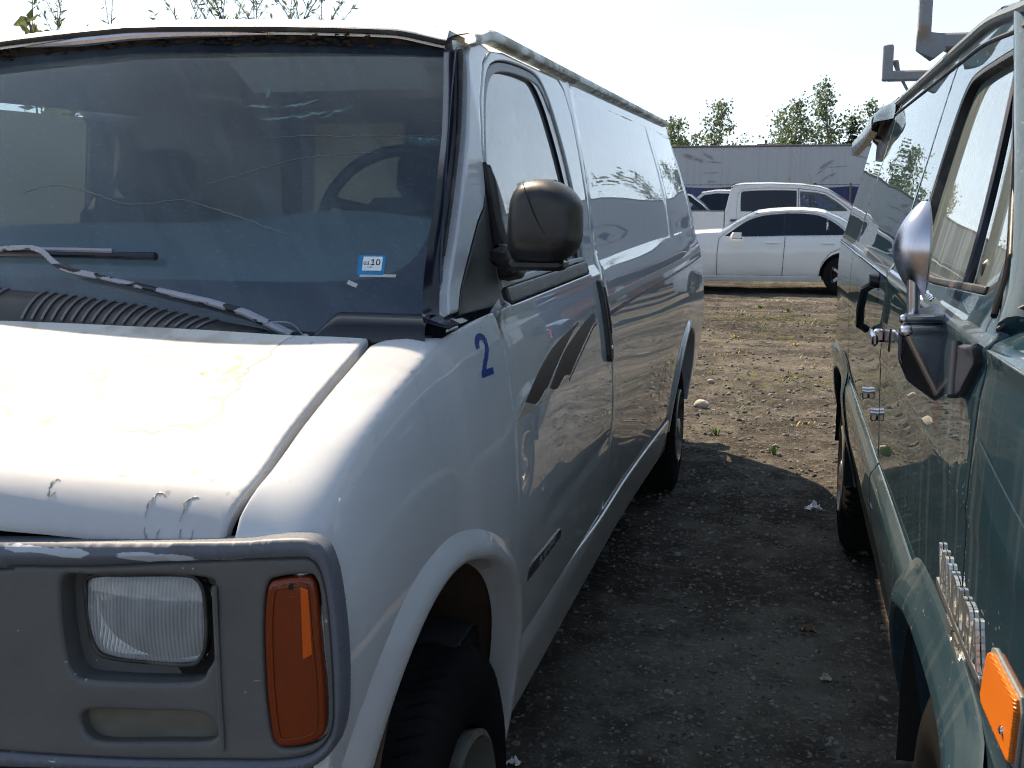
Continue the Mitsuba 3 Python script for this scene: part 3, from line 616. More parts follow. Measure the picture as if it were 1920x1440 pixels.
for pk_ in (pocket, mirr(pocket)):
    put(Gk, 'pocket_wall', panel(pk_.buffer(.004).difference(shapely.affinity.scale((pk_).buffer(-.022), .95, .95)), gfront(.050), h=.014, r=0, depth=0), 'grille_plastic', 35)
put(Gk, 'upright_crease', tube(np.array([gfront(.003)(np.array([[-.789 + .007 * t, 1.027 - .25 * t]]))[0] for t in np.linspace(0, 1, 8)]), .004, 6), 'grille_plastic', 40)
put(Gk, 'radiator_screen', panel(mid.buffer(.01), gfront(.06), h=.05, r=0, depth=0), 'dark_under', False)
for z in (.82, .88, .94):
    put(Gk, 'grille_slat', panel(sg.box(-1.91, z - .012, -1.21, z + .012), gfront(.03), h=.05, r=.006, depth=.02), 'grille_plastic', 35)
# headlamps
def headlamp(m):
    fx = (lambda p: mirr(p)) if m else (lambda p: p)
    lens = sg.Polygon(spline([(-1.003, 1.018), (-1.008, .988), (-1.005, .946), (-.995, .907), (-.969, .896), (-.909, .894), (-.849, .894), (-.828, .905), (-.819, .934), (-.820, .999), (-.830, 1.024), (-.855, 1.030), (-.931, 1.026)], 90, closed=True).tolist())
    c = lens.centroid
    H = put(W, 'headlight', panel(fx(lens.buffer(.004).difference(lens.buffer(-.002))), gfront(.028), h=.012, r=.002, depth=.03), 'rubber_seal', 35, label='rectangular sealed-beam headlight with ribbed clear lens' if not m else None)
    def bulge(uv):
        p = gfront(.032)(uv); q = shapely.points(fx(lens).centroid.x, fx(lens).centroid.y)
        d = ((uv[:, 0] - fx(c).x) / .11) ** 2 + ((uv[:, 1] - c.y) / .075) ** 2
        p[:, 1] -= .012 * (1 - np.clip(d, 0, 1.2)); return p
    put(H, 'lens', panel(fx(lens), bulge, h=.012, r=.003, depth=.01), 'lamp_glass', 35)
    def bowl(uv):
        p = gfront(.045)(uv); d = ((uv[:, 0] - fx(c).x) / .115) ** 2 + ((uv[:, 1] - c.y) / .08) ** 2
        p[:, 1] += .024 * (1 - np.clip(d, 0, 1.2)); return p
    put(H, 'reflector', panel(fx(lens.buffer(.004)), bowl, h=.010, r=0, depth=0), 'lamp_bowl', True)
    A = put(W, 'marker_lamp', panel(fx(amber), gfront(.002), h=.010, r=.006, depth=.02), 'amber_lens', 35, label='tall amber marker lamp at the corner of the grille' if not m else None)
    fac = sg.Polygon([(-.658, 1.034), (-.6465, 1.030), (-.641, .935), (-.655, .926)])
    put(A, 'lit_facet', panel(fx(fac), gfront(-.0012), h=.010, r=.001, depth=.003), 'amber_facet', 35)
    rim_ = fx(amber.buffer(-.010)); put(A, 'lens_step', panel(rim_.difference(rim_.buffer(-.004)), gfront(-.0006), h=.010, r=.0008, depth=.002), 'amber_lens', 35)
    put(A, 'screw', lathe(np.array([(.0, -.002), (.004, -.0015), (.0042, 0)]), 10, 'y', gfront(.0)(np.array([[fx(sg.Point(-.672, 1.033)).x, 1.033]]))[0]), 'dark_under', 40)
    put(W, 'turn_lamp', panel(fx(slot.buffer(.004)), gfront(.030), h=.02, r=0, depth=0), 'lamp_slot', True)
headlamp(False); headlamp(True)
# door mirror
fold = spline([(2.437, 1.60), (2.445, 1.56), (2.455, 1.48), (2.475, 1.40), (2.50, 1.372)], 16)
ft = sg.Polygon([(2.430, 1.665), (2.432, 1.50), (2.436, 1.415), (2.50, 1.405), (2.56, 1.425), (2.545, 1.48), (2.51, 1.54), (2.47, 1.61)])
M = put(W, 'door_mirror', panel(ft, lambda uv: side(uv) + np.stack([.020 + .022 * sm(1.56, 1.42, uv[:, 1]), 0 * uv[:, 0], 0 * uv[:, 0]], -1), h=.012, r=.010, depth=.05), 'mirror_plastic', 40, label='black plastic door mirror')
def super_shell(c, rx, ry, rz, n=40, px=2.6, shear=0.0):
    """rounded box shell, flat towards +y (the mirror side)."""
    u, v = np.meshgrid(np.linspace(-np.pi, np.pi, n, endpoint=False), np.linspace(-np.pi / 2, np.pi / 2, n // 2 + 1), indexing='ij')
    cs = lambda t, e: np.sign(np.cos(t)) * np.abs(np.cos(t)) ** (2 / e)
    sn = lambda t, e: np.sign(np.sin(t)) * np.abs(np.sin(t)) ** (2 / e)
    x = rx * cs(v, px) * cs(u, px); y = ry * cs(v, 2.2) * sn(u, 2.2); z = rz * sn(v, px)
    return x, y, z
x, y, z = super_shell(None, .074, .060, .083, 64, 4.2)
y = np.where(y > .02, .02 + (y - .02) * .15, y)
# outer shoulder drops away, inner side is upright
xx, zz = x / .074, z / .083
z = z - .030 * np.clip(xx, 0, 1) ** 1.6 * np.clip(zz, 0, 1) - .012 * np.clip(-xx, 0, 1) ** 3 * np.clip(zz, 0, 1) + .020 * np.clip(xx, -.2, 1) ** 2 * np.clip(-zz, 0, 1)
x = x + .006 * zz * (xx < .2)
MC = np.array([-.470, 2.22, 1.538]); ang = math.radians(-6)
P = np.stack([x * math.cos(ang) - y * math.sin(ang), x * math.sin(ang) + y * math.cos(ang), z], -1) + MC
put(M, 'housing', grid(np.moveaxis(P, 0, 1)[:, :, :], flip=False, wrap=True), 'mirror_plastic', 40)
seamc = [MC + np.array([.074 * sx, -.0605 * max(0, 1 - abs(sx) ** 3) ** .42, .84 * sz]) for sx, sz in [(-.45, .088), (-.30, .05), (-.05, .0), (.25, -.038), (.5, -.052), (.85, -.045)]]
put(M, 'parting_line', tube(spline(seamc, 30), .0010, 5), 'dark_under', 40)
put(M, 'arm', cat(box((-.545, 2.31, 1.462), (.10, .15, .05), .014, R([0, 0, 1], 28)), box((-.488, 2.235, 1.452), (.115, .07, .024), .008)), 'mirror_plastic', 40)
put(M, 'glass', lathe(np.array([(.0, .0), (.07, .0)]), 24, 'y', (-.470, 2.248, 1.538)), 'chrome', 40)
# handle, badge and decals on the side
def on_side(pts): return sg.Polygon(pts)
hp = sg.LineString([(3.598, 1.298), (3.598, 1.090)]).buffer(.030, 12)
Hh = put(D, 'door_handle', slab(hp, doorfn, .016, h=.010), 'black_plastic', 40, label='black upright door handle')
put(D, 'door_handle_grip', slab(sg.LineString([(3.612, 1.292), (3.612, 1.16)]).buffer(.012, 10), doorfn, .019, h=.008), 'gloss_black', 40)
put(D, 'door_lock', lathe(np.array([(.0, .022), (.008, .022), (.010, .014)]), 14, 'x', doorfn(np.array([[3.600, 1.105]]))[0] - [0.003, 0, 0]), 'chrome_worn', 40)
DL = .0012
f1 = sg.Polygon(spline([(2.341, 1.103), (2.421, 1.128), (2.586, 1.176), (2.802, 1.213), (3.153, 1.236)], 30).tolist() + spline([(3.153, 1.231), (3.022, 1.212), (2.769, 1.156), (2.588, 1.106)], 24).tolist())
f2 = sg.Polygon(spline([(2.617, 1.103), (2.726, 1.133), (2.917, 1.184), (3.212, 1.222), (3.43, 1.239)], 30).tolist() + spline([(3.43, 1.207), (3.37, 1.204), (3.103, 1.150), (2.964, 1.118), (2.911, 1.104)], 24).tolist())
f3 = sg.LineString(spline([(2.935, 1.103), (2.985, 1.114), (3.14, 1.147), (3.375, 1.194), (3.44, 1.199)], 24)).buffer(.0035)
def tip(f, k):
    x0, y0, x1, y1 = f.bounds
    w = [(x0 - .05, 1.0)] + [(x0 + .36 * t, 1.122 - .006 * k + .010 * math.sin(t * 9 + k) - .01 * t) for t in np.linspace(0, 1, 14)] + [(x0 + .36, 1.0)]
    return sg.Polygon(w).buffer(0)
for k, f in enumerate((f1, f2)):
    t = tip(f, k)
    put(D, 'feather_decal', slab(f.difference(t.buffer(.004)), doorfn, DL, h=.010), 'decal_brown', 40, label='brown feather-shaped decal' if k == 0 else None)
    put(D, 'feather_decal_tip', slab(f.intersection(t), doorfn, DL, h=.010), 'decal_cream', 40)
put(D, 'feather_decal_line', slab(f3, doorfn, DL, h=.010), 'decal_dark', 40)
band = sg.Polygon([(3.68, 1.262), (4.5, 1.262), (7.2, 1.285), (7.2, 1.262), (4.5, 1.236), (3.68, 1.236)])
put(W, 'side_stripe', slab(band, cargo, DL, h=.03), 'decal_gray', 40, label='wide grey stripe along the cargo side')
put(W, 'side_stripe', slab(sg.Polygon([(3.68, 1.212), (4.5, 1.215), (7.2, 1.240), (7.2, 1.228), (4.5, 1.202), (3.68, 1.197)]), cargo, DL, h=.03), 'decal_dark', 40, label='thin dark brown stripe along the cargo side')
put(W, 'fuel_door_edge', slab(sg.LineString(spline([(5.10, .66), (5.10, .76), (5.14, .815), (5.20, .815), (5.235, .76), (5.235, .66)], 30)).buffer(.0022), cargo, .0008, h=.02), 'rubber_seal', 40)
def lettering(text, height, origin, fn, ry, lift, width=None, bold=True, slant=0.0, thick=.0006):
    m = meshkit.text_mesh(text, height, 1.0, bold); v = np.array(m.vertices)
    if width: v[:, 0] *= width / (v[:, 0].max() - v[:, 0].min())
    v[:, 0] -= v[:, 0].min(); v[:, 0] += slant * v[:, 1]
    m = trimesh.Trimesh(v, m.faces, process=False)
    m = m.subdivide_to_size(max(height * .6, .02), max_iter=6) if False else m
    v = np.array(m.vertices); uv = np.stack([origin[0] + ry * v[:, 0], origin[1] + v[:, 1]], -1)
    e = 2e-4; n = np.cross(fn(uv + [e, 0]) - fn(uv - [e, 0]), fn(uv + [0, e]) - fn(uv - [0, e])) * ry
    n /= np.linalg.norm(n, axis=1, keepdims=True)
    return tm(fn(uv) + n * (lift + thick * v[:, 2:3]), m.faces)
def wing_side(uv): return np.stack([XW(uv[:, 0], uv[:, 1]), uv[:, 0], uv[:, 1]], -1)
put(W, 'number_decal', lettering('2', .082, (2.172, 1.226), wing_side, 1, .0006, width=.062), 'decal_blue', False, label='blue number 2')
bp = sg.Polygon([(2.462, .700), (2.468, .728), (2.50, .735), (2.845, .716), (2.860, .703), (2.855, .688), (2.50, .700)])
B_ = put(D, 'badge', slab(bp, doorfn, .004, h=.012), 'badge_black', 40, label='dark worn name badge low on the door')
put(B_, 'lettering', lettering('1500', .016, (2.57, .7045), doorfn, 1, .0042, width=.20), 'badge_letter', False)
# windshield sticker, cracks, peeling film
def wdec(cx, ct, w, h, off, rot=0):
    c = ws_point(np.array([cx]), np.array([ct]))[0]; ex = ws_point(np.array([cx + .01]), np.array([ct]))[0] - c; ez = ws_point(np.array([cx]), np.array([ct + .01]))[0] - c
    ex /= np.linalg.norm(ex); ez /= np.linalg.norm(ez); n = np.cross(ex, ez)
    a = math.radians(rot); e1, e2 = ex * math.cos(a) + ez * math.sin(a), -ex * math.sin(a) + ez * math.cos(a)
    q = [c + n * off + e1 * sx * w / 2 + e2 * sz * h / 2 for sx, sz in ((-1, -1), (1, -1), (1, 1), (-1, 1))]
    b = [p - n * .0006 for p in q]
    return tm(q + b, [[0, 1, 2], [0, 2, 3], [6, 5, 4], [7, 6, 4], [0, 4, 5], [0, 5, 1], [1, 5, 6], [1, 6, 2], [2, 6, 7], [2, 7, 3], [3, 7, 4], [3, 4, 0]]), (c + n * off, e1, e2, n)
m, fr_ = wdec(-.818, .200, .056, .042, .0014)
St = put(G, 'permit_sticker', m, 'sticker_blue', False, label='blue and white registration sticker reading 01 10')
m, fr2 = wdec(-.816, .204, .040, .030, .0022); put(St, 'white_field', m, 'sticker_white', False)
def flat_text(s, h, fr, dx, dz, bold=True):
    t = meshkit.text_mesh(s, h, .0003, bold); v = np.array(t.vertices); c, e1, e2, n = fr
    return tm(c + (v[:, :1] - v[:, 0].min() + dx) * e1 + (v[:, 1:2] + dz) * e2 + (v[:, 2:3] + .0002) * n, t.faces)
put(St, 'lettering', cat(flat_text('01', .0075, fr2, -.018, -.003, True), flat_text('10', .012, fr2, -.003, -.003, True), flat_text('EXPIRES', .0022, fr2, -.010, -.009, False)), 'sticker_ink', False)
m, _ = wdec(-.802, .168, .075, .006, .0012); put(G, 'tape_strip', m, 'trim_gray', False)
m, _ = wdec(-.852, .142, .022, .009, .0012, -22); put(G, 'tape_strip', m, 'trim_gray', False)
def crack(pts, r, k):
    p = np.array([ws_point(np.array([a]), np.array([b]))[0] + [0, -.0012, .001] for a, b in spline(pts, 40)])
    p = p + RNG.normal(0, .0007, p.shape)
    return tube(p, r * np.interp(np.linspace(0, 1, len(p)), [0, .3, 1], [.4, 1, .3]), 4)
for pts, r in [([(-1.63, .43), (-1.56, .455), (-1.50, .44), (-1.42, .405), (-1.36, .385), (-1.24, .40)], .0015), ([(-1.24, .40), (-1.18, .375), (-1.10, .34), (-1.02, .30), (-.96, .27)], .0010), ([(-1.20, .45), (-1.10, .50), (-1.0, .545), (-.90, .565), (-.84, .57)], .0006)]:
    put(G, 'crack', crack(pts, r, 0), 'crack_line', True)
film = []
for (cx, ct, w, h, rot) in [(-1.11, .80, .012, .035, -30), (-1.03, .755, .10, .006, 14), (-1.12, .74, .07, .007, -4), (-1.0, .715, .09, .006, 16), (-1.07, .70, .11, .006, 8), (-.95, .725, .08, .006, 28)]:
    n_ = 12; a = math.radians(rot); pp = []
    for s in np.linspace(-.5, .5, n_):
        x_ = cx + s * w * math.cos(a); t_ = ct + s * w * math.sin(a) / .72 + RNG.normal(0, .003)
        pp.append([ws_point(np.array([x_]), np.array([t_ + k * h / .72 * (1 - 4 * s * s)]))[0] + [0, .004 + .004 * RNG.random(), -.004] for k in (-.5, 0, .5)])
    film.append(grid(np.array(pp)))
put(G, 'peeling_film', cat(*film), 'film_foil', False, label='strips of peeling foil on the glass')
pp = [[ws_point(np.array([x_]), np.array([t_ + .002 * RNG.normal()]))[0] + [0, .003 + .012 * RNG.random(), -.003] for t_ in np.linspace(.603, .634, 7) + (.026 * abs(x_ + .755) / .05 * np.linspace(1, 0, 7)).clip(0, .028)] for x_ in np.linspace(-.80, -.715, 22)]
put(G, 'peeling_film', grid(np.array(pp)), 'film_foil', False)
put(G, 'film_edge', crack([(-1.10, .615), (-1.0, .625), (-.92, .624), (-.84, .63), (-.72, .632)], .0007, 1), 'crack_line', True)
# paint scars where hood letters were pulled off
def scar(cx, cz, w, h, seed):
    r = np.random.default_rng(seed); out = []
    for a0, a1 in [(70, 200), (215, 330)]:
        th = np.radians(np.linspace(a0, a1, 14)); pts = []
        for t in th:
            x_ = cx + w * math.cos(t); s = cz + h * math.sin(t)
            pts.append(hood(np.array([[x_, s]]))[0] + [0, -.0008, .0005] + r.normal(0, .0011, 3) * [1, 1, .6])
        out.append(tube(np.array(pts), r.uniform(.0004, .0012, 14), 5))
    return cat(*out)
for i, (cx, cy, w, h) in enumerate([(-.90, 1.452, .014, .022), (-.845, 1.456, .013, .020), (-1.075, 1.460, .007, .012)]):
    put(W, 'letter_scar', scar(cx, cy, w, h, i), 'badge_letter', 40)
# wheels
def tyre(c, R_, w, side_, lugs=True, n=220):
    hw = w / 2; ri = R_ - .165
    prof = [(ri, -.30 * w), (ri + .012, -.42 * w), (ri + .05, -.49 * w), (ri + .085, -.50 * w), (R_ - .045, -.475 * w), (R_ - .018, -.43 * w), (R_ - .004, -.38 * w), (R_, -.30 * w), (R_, -.15 * w), (R_ + .001, 0)]
    prof = prof + [(r, -a) for r, a in prof[-2::-1]]
    th = np.arange(n) / n * 2 * np.pi; P = []
    for j, (r, a) in enumerate(prof):
        rr = np.full(n, r)
        if r > R_ - .02:
            ph = (th * 62 / (2 * np.pi) + (.5 if a > 0 else 0) + abs(a) * 9) % 1
            rr = rr - .009 * (ph < .32)
            if abs(abs(a) - .15 * w) < 1e-3: rr = rr - .008
        P.append(np.stack([np.full(n, a), rr * np.cos(th), rr * np.sin(th)], -1))
    return grid(np.array(P) + np.asarray(c), flip=False, wrap=True)
def steel_wheel(c, s, r=.195):
    prof = [(r, .02), (r + .008, .075), (r - .004, .080), (r - .014, .06), (r - .02, .02), (r - .05, .012), (.12, .03), (.10, .045), (.085, .03), (.075, .0)]
    m = lathe([(a, b * s) for a, b in prof], 48, 'x', c); 
    hubm = lathe([(.075, .0 * s), (.07, .03 * s), (.045, .045 * s), (.04, .075 * s), (.0, .082 * s)], 32, 'x', c)
    nuts = ([cyl(np.array(c) + [.03 * s, .058 * math.cos(a), .058 * math.sin(a)], np.array(c) + [.055 * s, .058 * math.cos(a), .058 * math.sin(a)], .010, 6) for a in np.arange(6) / 6 * 6.283])
    return m, hubm, nuts
def wheel(parent, c, R_, w, s, r=.195):
    t = put(parent, 'wheel', tyre(c, R_, w, s), 'tyre_rubber', 30)
    m, h, nn = steel_wheel(np.array(c) + [s * (w / 2 - .075), 0, 0], s, r)
    put(t, 'rim', m, 'wheel_steel', 40); put(t, 'hub', h, 'hub_steel', 40); [put(t, 'wheel_nut', q, 'hub_steel', False) for q in nn]
wheel(W, (-.675, 1.965, .345), .362, .225, 1)
wheel(W, (-.655, 6.16, .345), .362, .225, 1)
wheel(W, (2 * WX + .675, 1.965, .345), .362, .225, -1)
wheel(W, (2 * WX + .655, 6.16, .345), .362, .225, -1)
# cab
Cb = W
dash = []
for x in np.linspace(-2.36, -.76, 40):
    hb = .05 * math.exp(-((x + 1.05) / .30) ** 2) + .02 * math.exp(-((x + 1.7) / .5) ** 2)
    dash.append([[x, 2.13, 1.30], [x, 2.28, 1.34], [x, 2.55, 1.465 + .3 * hb], [x, 2.66, 1.50 + hb], [x, 2.72, 1.49 + hb], [x, 2.74, 1.40], [x, 2.76, 1.10]])
put(W, 'dashboard', grid(np.array(dash), flip=True), 'dash_gray', 40)
th = np.linspace(0, 2 * np.pi, 48)
cw, tl_ = np.array([-1.045, 2.93, 1.535]), math.radians(28)
ring = np.stack([cw[0] + .205 * np.cos(th), cw[1] + .205 * np.sin(th) * math.sin(tl_), cw[2] + .205 * np.sin(th) * math.cos(tl_)], -1)
Sw = put(W, 'steering_wheel', tube(ring, .017, 10, caps=False), 'wheel_black', 40)
put(Sw, 'spoke', cat(*[tube(np.array([cw, cw + .2 * np.array([math.cos(a), math.sin(a) * math.sin(tl_), math.sin(a) * math.cos(tl_)])]), .016, 8) for a in (.25, 2.9, 4.7)], cyl(cw + [0, -.25, -.12], cw, .03, 12)), 'wheel_black', 40)
def seat(x, k):
    s = put(W, 'seat', box((x, 3.32, 1.28), (.50, .14, .62), .05, R([1, 0, 0], -12)), 'cloth_dark', 40)
    put(s, 'headrest', box((x, 3.42, 1.66), (.28, .10, .17), .04, R([1, 0, 0], -12)), 'cloth_dark', 40)
    put(s, 'cushion', box((x, 3.05, .95), (.50, .50, .16), .05), 'cloth_dark', 40)
seat(-1.06, 0); seat(-2.05, 1)
put(W, 'bulkhead', box((WX, 3.78, 1.2), (1.54, .03, 1.45)), 'trim_gray', False)
put(W, 'leaning_board', box((-1.39, 3.56, 1.56), (.31, .02, .54), 0, R([1, 0, 0], -6)), 'board_tan', False)
put(W, 'belt_post', box((-1.60, 3.50, 1.45), (.06, .05, .95), .01), 'wheel_black', False)
hl = grid(np.array([[[x, y, float(roof(np.array([[x, y]]))[0, 2]) - .045] for y in np.linspace(2.52, 3.8, 10)] for x in np.linspace(-.78, -2.34, 12)]), flip=True)
put(W, 'headliner', hl, 'headliner', 40)
put(W, 'sun_visor', box((-1.08, 2.60, 1.885), (.48, .17, .016), .006, R([1, 0, 0], -24)), 'trim_gray', 40)
put(W, 'floor_pan', box((WX, 4.8, .60), (1.78, 5.2, .04)), 'cloth_dark', False)
# ---------------------------------------------------------------- the teal van
V = thing('teal_van', 'dusty teal metallic van with chrome door mirror and black door hinge', 'van')
tp = lambda name, poly, h=.03, r=.004, **k: put(V, name, panel(poly, tside, h=h, r=r, depth=.02, sign=-1), 'teal_paint', 35, **k)
def band_path(c, pts): return np.array(pts) + [c, 0]
ARCH = [(.47, .40), (.455, .60), (.39, .735), (.28, .792), (0, .812), (-.28, .806), (-.40, .76), (-.46, .62), (-.48, .40)]
AF, AB = 1.93, 5.28
def arch_poly(c): return sg.Polygon(spline(band_path(c, ARCH), 50).tolist() + [(c - .48, 0), (c + .47, 0)])
SR, SF = 3.296, 1.668
twin_o = sg.Polygon(spline([(2.95, 1.50), (2.975, 1.60), (2.985, 1.70), (2.975, 1.80), (2.92, 1.855), (2.80, 1.868), (2.55, 1.868)], 30).tolist() + [(2.40, 1.866), (2.33, 1.835), (1.80, 1.500), (1.80, 1.452), (1.86, 1.437), (2.46, 1.412), (2.90, 1.408), (2.945, 1.43)])
tdoor = sg.Polygon([(SR, .845), (SR, 1.975), (2.62, 1.972), (2.44, 1.940), (2.36, 1.865), (1.74, 1.455), (1.69, 1.42), (SF, 1.38), (1.70, 1.20), (1.72, .90), (1.72, .87)])
TD = put(V, 'front_door', panel(tdoor.difference(twin_o), tside, h=.022, r=.004, depth=.022, sign=-1), 'teal_paint', 35)
tp('side_cargo_door', sg.Polygon([(SR + .008, .845), (SR + .008, 1.975), (4.99, 1.978), (5.05, 1.40), (5.0, .845)]))
tp('rear_quarter', sg.Polygon([(5.008, .845), (5.058, 1.40), (4.998, 1.978), (6.45, 1.965), (6.60, 1.80), (6.60, .845)]))
tp('front_wing', sg.Polygon([(SF - .008, 1.378), (1.692, 1.20), (1.712, .90), (1.712, .70), (1.05, .70), (1.05, 1.376)]).difference(arch_poly(AF).buffer(.0)), h=.022)
low = lambda y0, y1: sg.Polygon([(y0, .40), (y0, .838), (y1, .838), (y1, .40)])
tp('lower_front_door', low(1.715, SR - .01).difference(arch_poly(AF)), h=.018)
tp('lower_cargo_door', low(SR, 5.0).difference(arch_poly(AB)), h=.02)
tp('lower_rear_quarter', low(5.008, 6.56).difference(arch_poly(AB)), h=.02)
# flat-topped flares
def flare(c, hgt, w):
    p = spline(band_path(c, ARCH), 80); t = np.gradient(p, axis=0); t /= np.linalg.norm(t, axis=1, keepdims=True); n = np.stack([t[:, 1], -t[:, 0]], -1)
    if n[len(n) // 2, 1] < 0: n = -n
    rows = []
    for q, m in zip(p, n):
        row = []
        for s, h in [(-.035, -.05), (-.012, -.02), (0, .002), (.002, hgt * .7), (.012, hgt), (.030, hgt * .98), (.055, hgt * .8), (.078, hgt * .45), (w - .012, .006), (w, .0), (w + .004, -.004)]:
            y, z = q + m * s
            row.append([float(XT(y, max(z, .31))) - h if z < .79 else float(_tb(.79)) - h + .02 * min(1, (z - .79) / .08), y, z])
        rows.append(row)
    return grid(np.array(rows), flip=False)
FL = put(V, 'wheel_flare', flare(AF, .022, .10), 'teal_paint', 40, label='sunlit teal wheel-arch flare')
put(V, 'wheel_flare', flare(AB, .012, .07), 'teal_paint', 40)
def flare_pt(s, k, lift=.0):
    p = spline(band_path(AF, ARCH), 80); t = np.gradient(p, axis=0); t /= np.linalg.norm(t, axis=1, keepdims=True); n = np.stack([t[:, 1], -t[:, 0]], -1)
    if n[len(n) // 2, 1] < 0: n = -n
    y, z = p[k] + n[k] * s; return np.array([float(_tb(.79)) - .020 - lift, y, z])
for c, nm in ((AF, 0), (AB, 1)):
    pth = spline(band_path(c, ARCH), 40) * 1.0
    w = grid(np.stack([np.stack([[x, y + (c - y) * .02, z - .01] for y, z in pth]) for x in (.27, .33, .62, .66)]), flip=False)
    put(V, 'wheel_well', cat(w, box((.66, c, .58), (.02, 1.0, .8))), 'dark_under', 40)
def t_lathe_wheel(c): wheel(V, c, .365, .225, -1)
t_lathe_wheel((.400, 1.98, .352)); t_lathe_wheel((.392, 5.28, .352))
wheel(V, (2 * TX - .400, 1.98, .352), .365, .225, 1); wheel(V, (2 * TX - .392, 5.28, .352), .365, .225, 1)
# door window with vent pane
inset = lambda d: (lambda uv: tside(uv) + [d, 0, 0])
put(TD, 'window_jamb', panel(twin_o.buffer(.004).difference(twin_o.buffer(-.012)), inset(.002), h=.03, r=.003, depth=.028, sign=-1), 'rubber_seal', 40)
put(TD, 'window_glass', panel(twin_o, inset(.024), h=.05, r=0, depth=0, sign=-1), 'teal_glass', True)
put(TD, 'vent_post', tube(tside(np.array(spline([(2.335, 1.825), (2.20, 1.622), (2.13, 1.488), (2.112, 1.42)], 20))) + [.012, 0, 0], .009, 8), 'gloss_black', 40)
put(TD, 'vent_latch', box(tside(np.array([[2.10, 1.462]]))[0] + [.035, -.02, 0], (.03, .03, .035), .008), 'black_plastic', 40)
put(TD, 'window_ledge', panel(sg.Polygon([(1.86, 1.436), (2.46, 1.411), (2.90, 1.406), (2.90, 1.418), (2.46, 1.424), (1.86, 1.449)]), inset(-.003), h=.03, r=.003, depth=.03, sign=-1), 'rubber_seal', 40)
# belt moulding, gutter, roof
for nm, z0, z1, y0, y1 in (('belt_moulding', 1.384, 1.392, SR + .02, 6.3), ('belt_moulding', 1.362, 1.368, SR + .02, 6.3), ('belt_moulding', 1.384, 1.391, 2.35, SR - .01)):
    put(V, nm, panel(sg.box(y0, z0, y1, z1), inset(-.003), h=.05, r=.002, depth=.004, sign=-1), 'chrome_worn', 40)
gut = []
for y in np.linspace(2.15, 5.25, 64):
    z = 1.988 - .06 * (1 - sm(2.1, 3.0, y)); x = float(XT(y, z)); 
    gut.append([[x + .03, y, z + .012], [x - .004, y, z + .014], [x - .018, y, z + .008], [x - .020, y, z - .002], [x - .014, y, z - .010], [x - .004, y, z - .012], [x + .01, y, z - .016]])
put(V, 'drip_rail', grid(np.array(gut), flip=True), 'teal_trim', 40)
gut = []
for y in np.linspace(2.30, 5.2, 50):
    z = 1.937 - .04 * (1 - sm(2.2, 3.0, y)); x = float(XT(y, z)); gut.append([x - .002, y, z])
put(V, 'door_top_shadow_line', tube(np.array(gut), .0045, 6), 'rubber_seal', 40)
def troof(uv):
    x, y = uv[:, 0], uv[:, 1]; q = np.clip((x - TX) / .83, -1, 1)
    yf = 2.36 - .16 * (1 - q ** 2)
    z = 1.995 + .055 * (1 - np.abs(q) ** 3) - .10 * (1 - sm(0, .42, y - yf)) ** 1.5 - .12 * sm(6.2, 6.7, y)
    return np.stack([x, y, z], -1)
put(V, 'roof', panel(sg.Polygon([(x, 2.36 - .16 * (1 - ((x - TX) / .83) ** 2)) for x in np.linspace(.43, 2 * TX - .43, 30)] + [(2 * TX - .43, 6.55), (.43, 6.55)]), troof, h=.06, r=.006, depth=.01, hb=.04), 'teal_paint', 40)
# windshield, pillar, cowl and hood (mostly out of the frame)
def tws(uv):
    x, t = uv[:, 0], uv[:, 1]; q = np.clip((x - TX) / .83, -1, 1)
    yb, yt = 1.70 - .22 * (1 - q ** 2), 2.37 - .16 * (1 - q ** 2)
    return np.stack([x, yb + (yt - yb) * t, 1.43 + (1.885 + .02 * (1 - q ** 2) - 1.43) * t], -1)
put(V, 'windshield', panel(sg.Polygon([(.405, 0), (2 * TX - .405, 0), (2 * TX - .455, 1), (.455, 1)]), tws, h=.06, r=0, depth=0), 'teal_glass', True)
put(V, 'windshield_pillar', tube(spline([[.315, 1.672, 1.40], [.345, 1.78, 1.475], [.385, 2.03, 1.65], [.425, 2.33, 1.86], [.44, 2.45, 1.945]], 30), .028, 12), 'teal_paint', 40)
put(V, 'pillar_seal', tube(spline([[.288, 1.70, 1.418], [.320, 1.80, 1.492], [.362, 2.04, 1.655], [.405, 2.34, 1.862]], 30),   .005, 8), 'tyre_rubber', 40)
nose = []
for y in np.linspace(1.04, 1.668, 20):
    xs_ = float(XT(y, 1.37)); f = sm(1.04, 1.30, y); k = .06 * (1 - f)
    nose.append([[xs_ + .002, y, 1.366 - k], [xs_ + .012, y, 1.382 - k], [xs_ + .04, y, 1.400 - k], [xs_ + .10, y, 1.418 - k], [xs_ + .22, y, 1.432 - k], [TX, y, 1.445 - k], [2 * TX - xs_, y, 1.37 - k]])
put(V, 'hood', grid(np.array(nose), flip=False), 'teal_paint', 40)
put(V, 'cowl_seam', tube(spline([[.290, 1.672, 1.402], [.33, 1.668, 1.437], [.44, 1.60, 1.44]], 16), .0035, 8), 'rubber_seal', 40)
fr_ = [[[x, 1.05 - .05 * (1 - ((x - TX) / .95) ** 2), z] for z in np.linspace(.55, 1.375, 8)] for x in np.linspace(.33, 2 * TX - .33, 16)]
put(V, 'front_panel', grid(np.array(fr_), flip=False), 'teal_paint', 40)
put(V, 'inner_shell', cat(box((TX, 4.15, .50), (1.72, 4.8, .16)), box((TX, 1.40, .9), (1.60, .5, .6))), 'dark_under', False)
put(V, 'rear_panel', grid(np.array([[[x, 6.57, z] for z in np.linspace(.5, 1.95, 6)] for x in np.linspace(.55, 2 * TX - .55, 8)]), flip=True), 'teal_paint', 40)
tfar = sg.Polygon([(1.05, .5), (6.55, .5), (6.55, 1.97), (2.4, 1.97), (1.7, 1.42), (1.05, 1.37)])
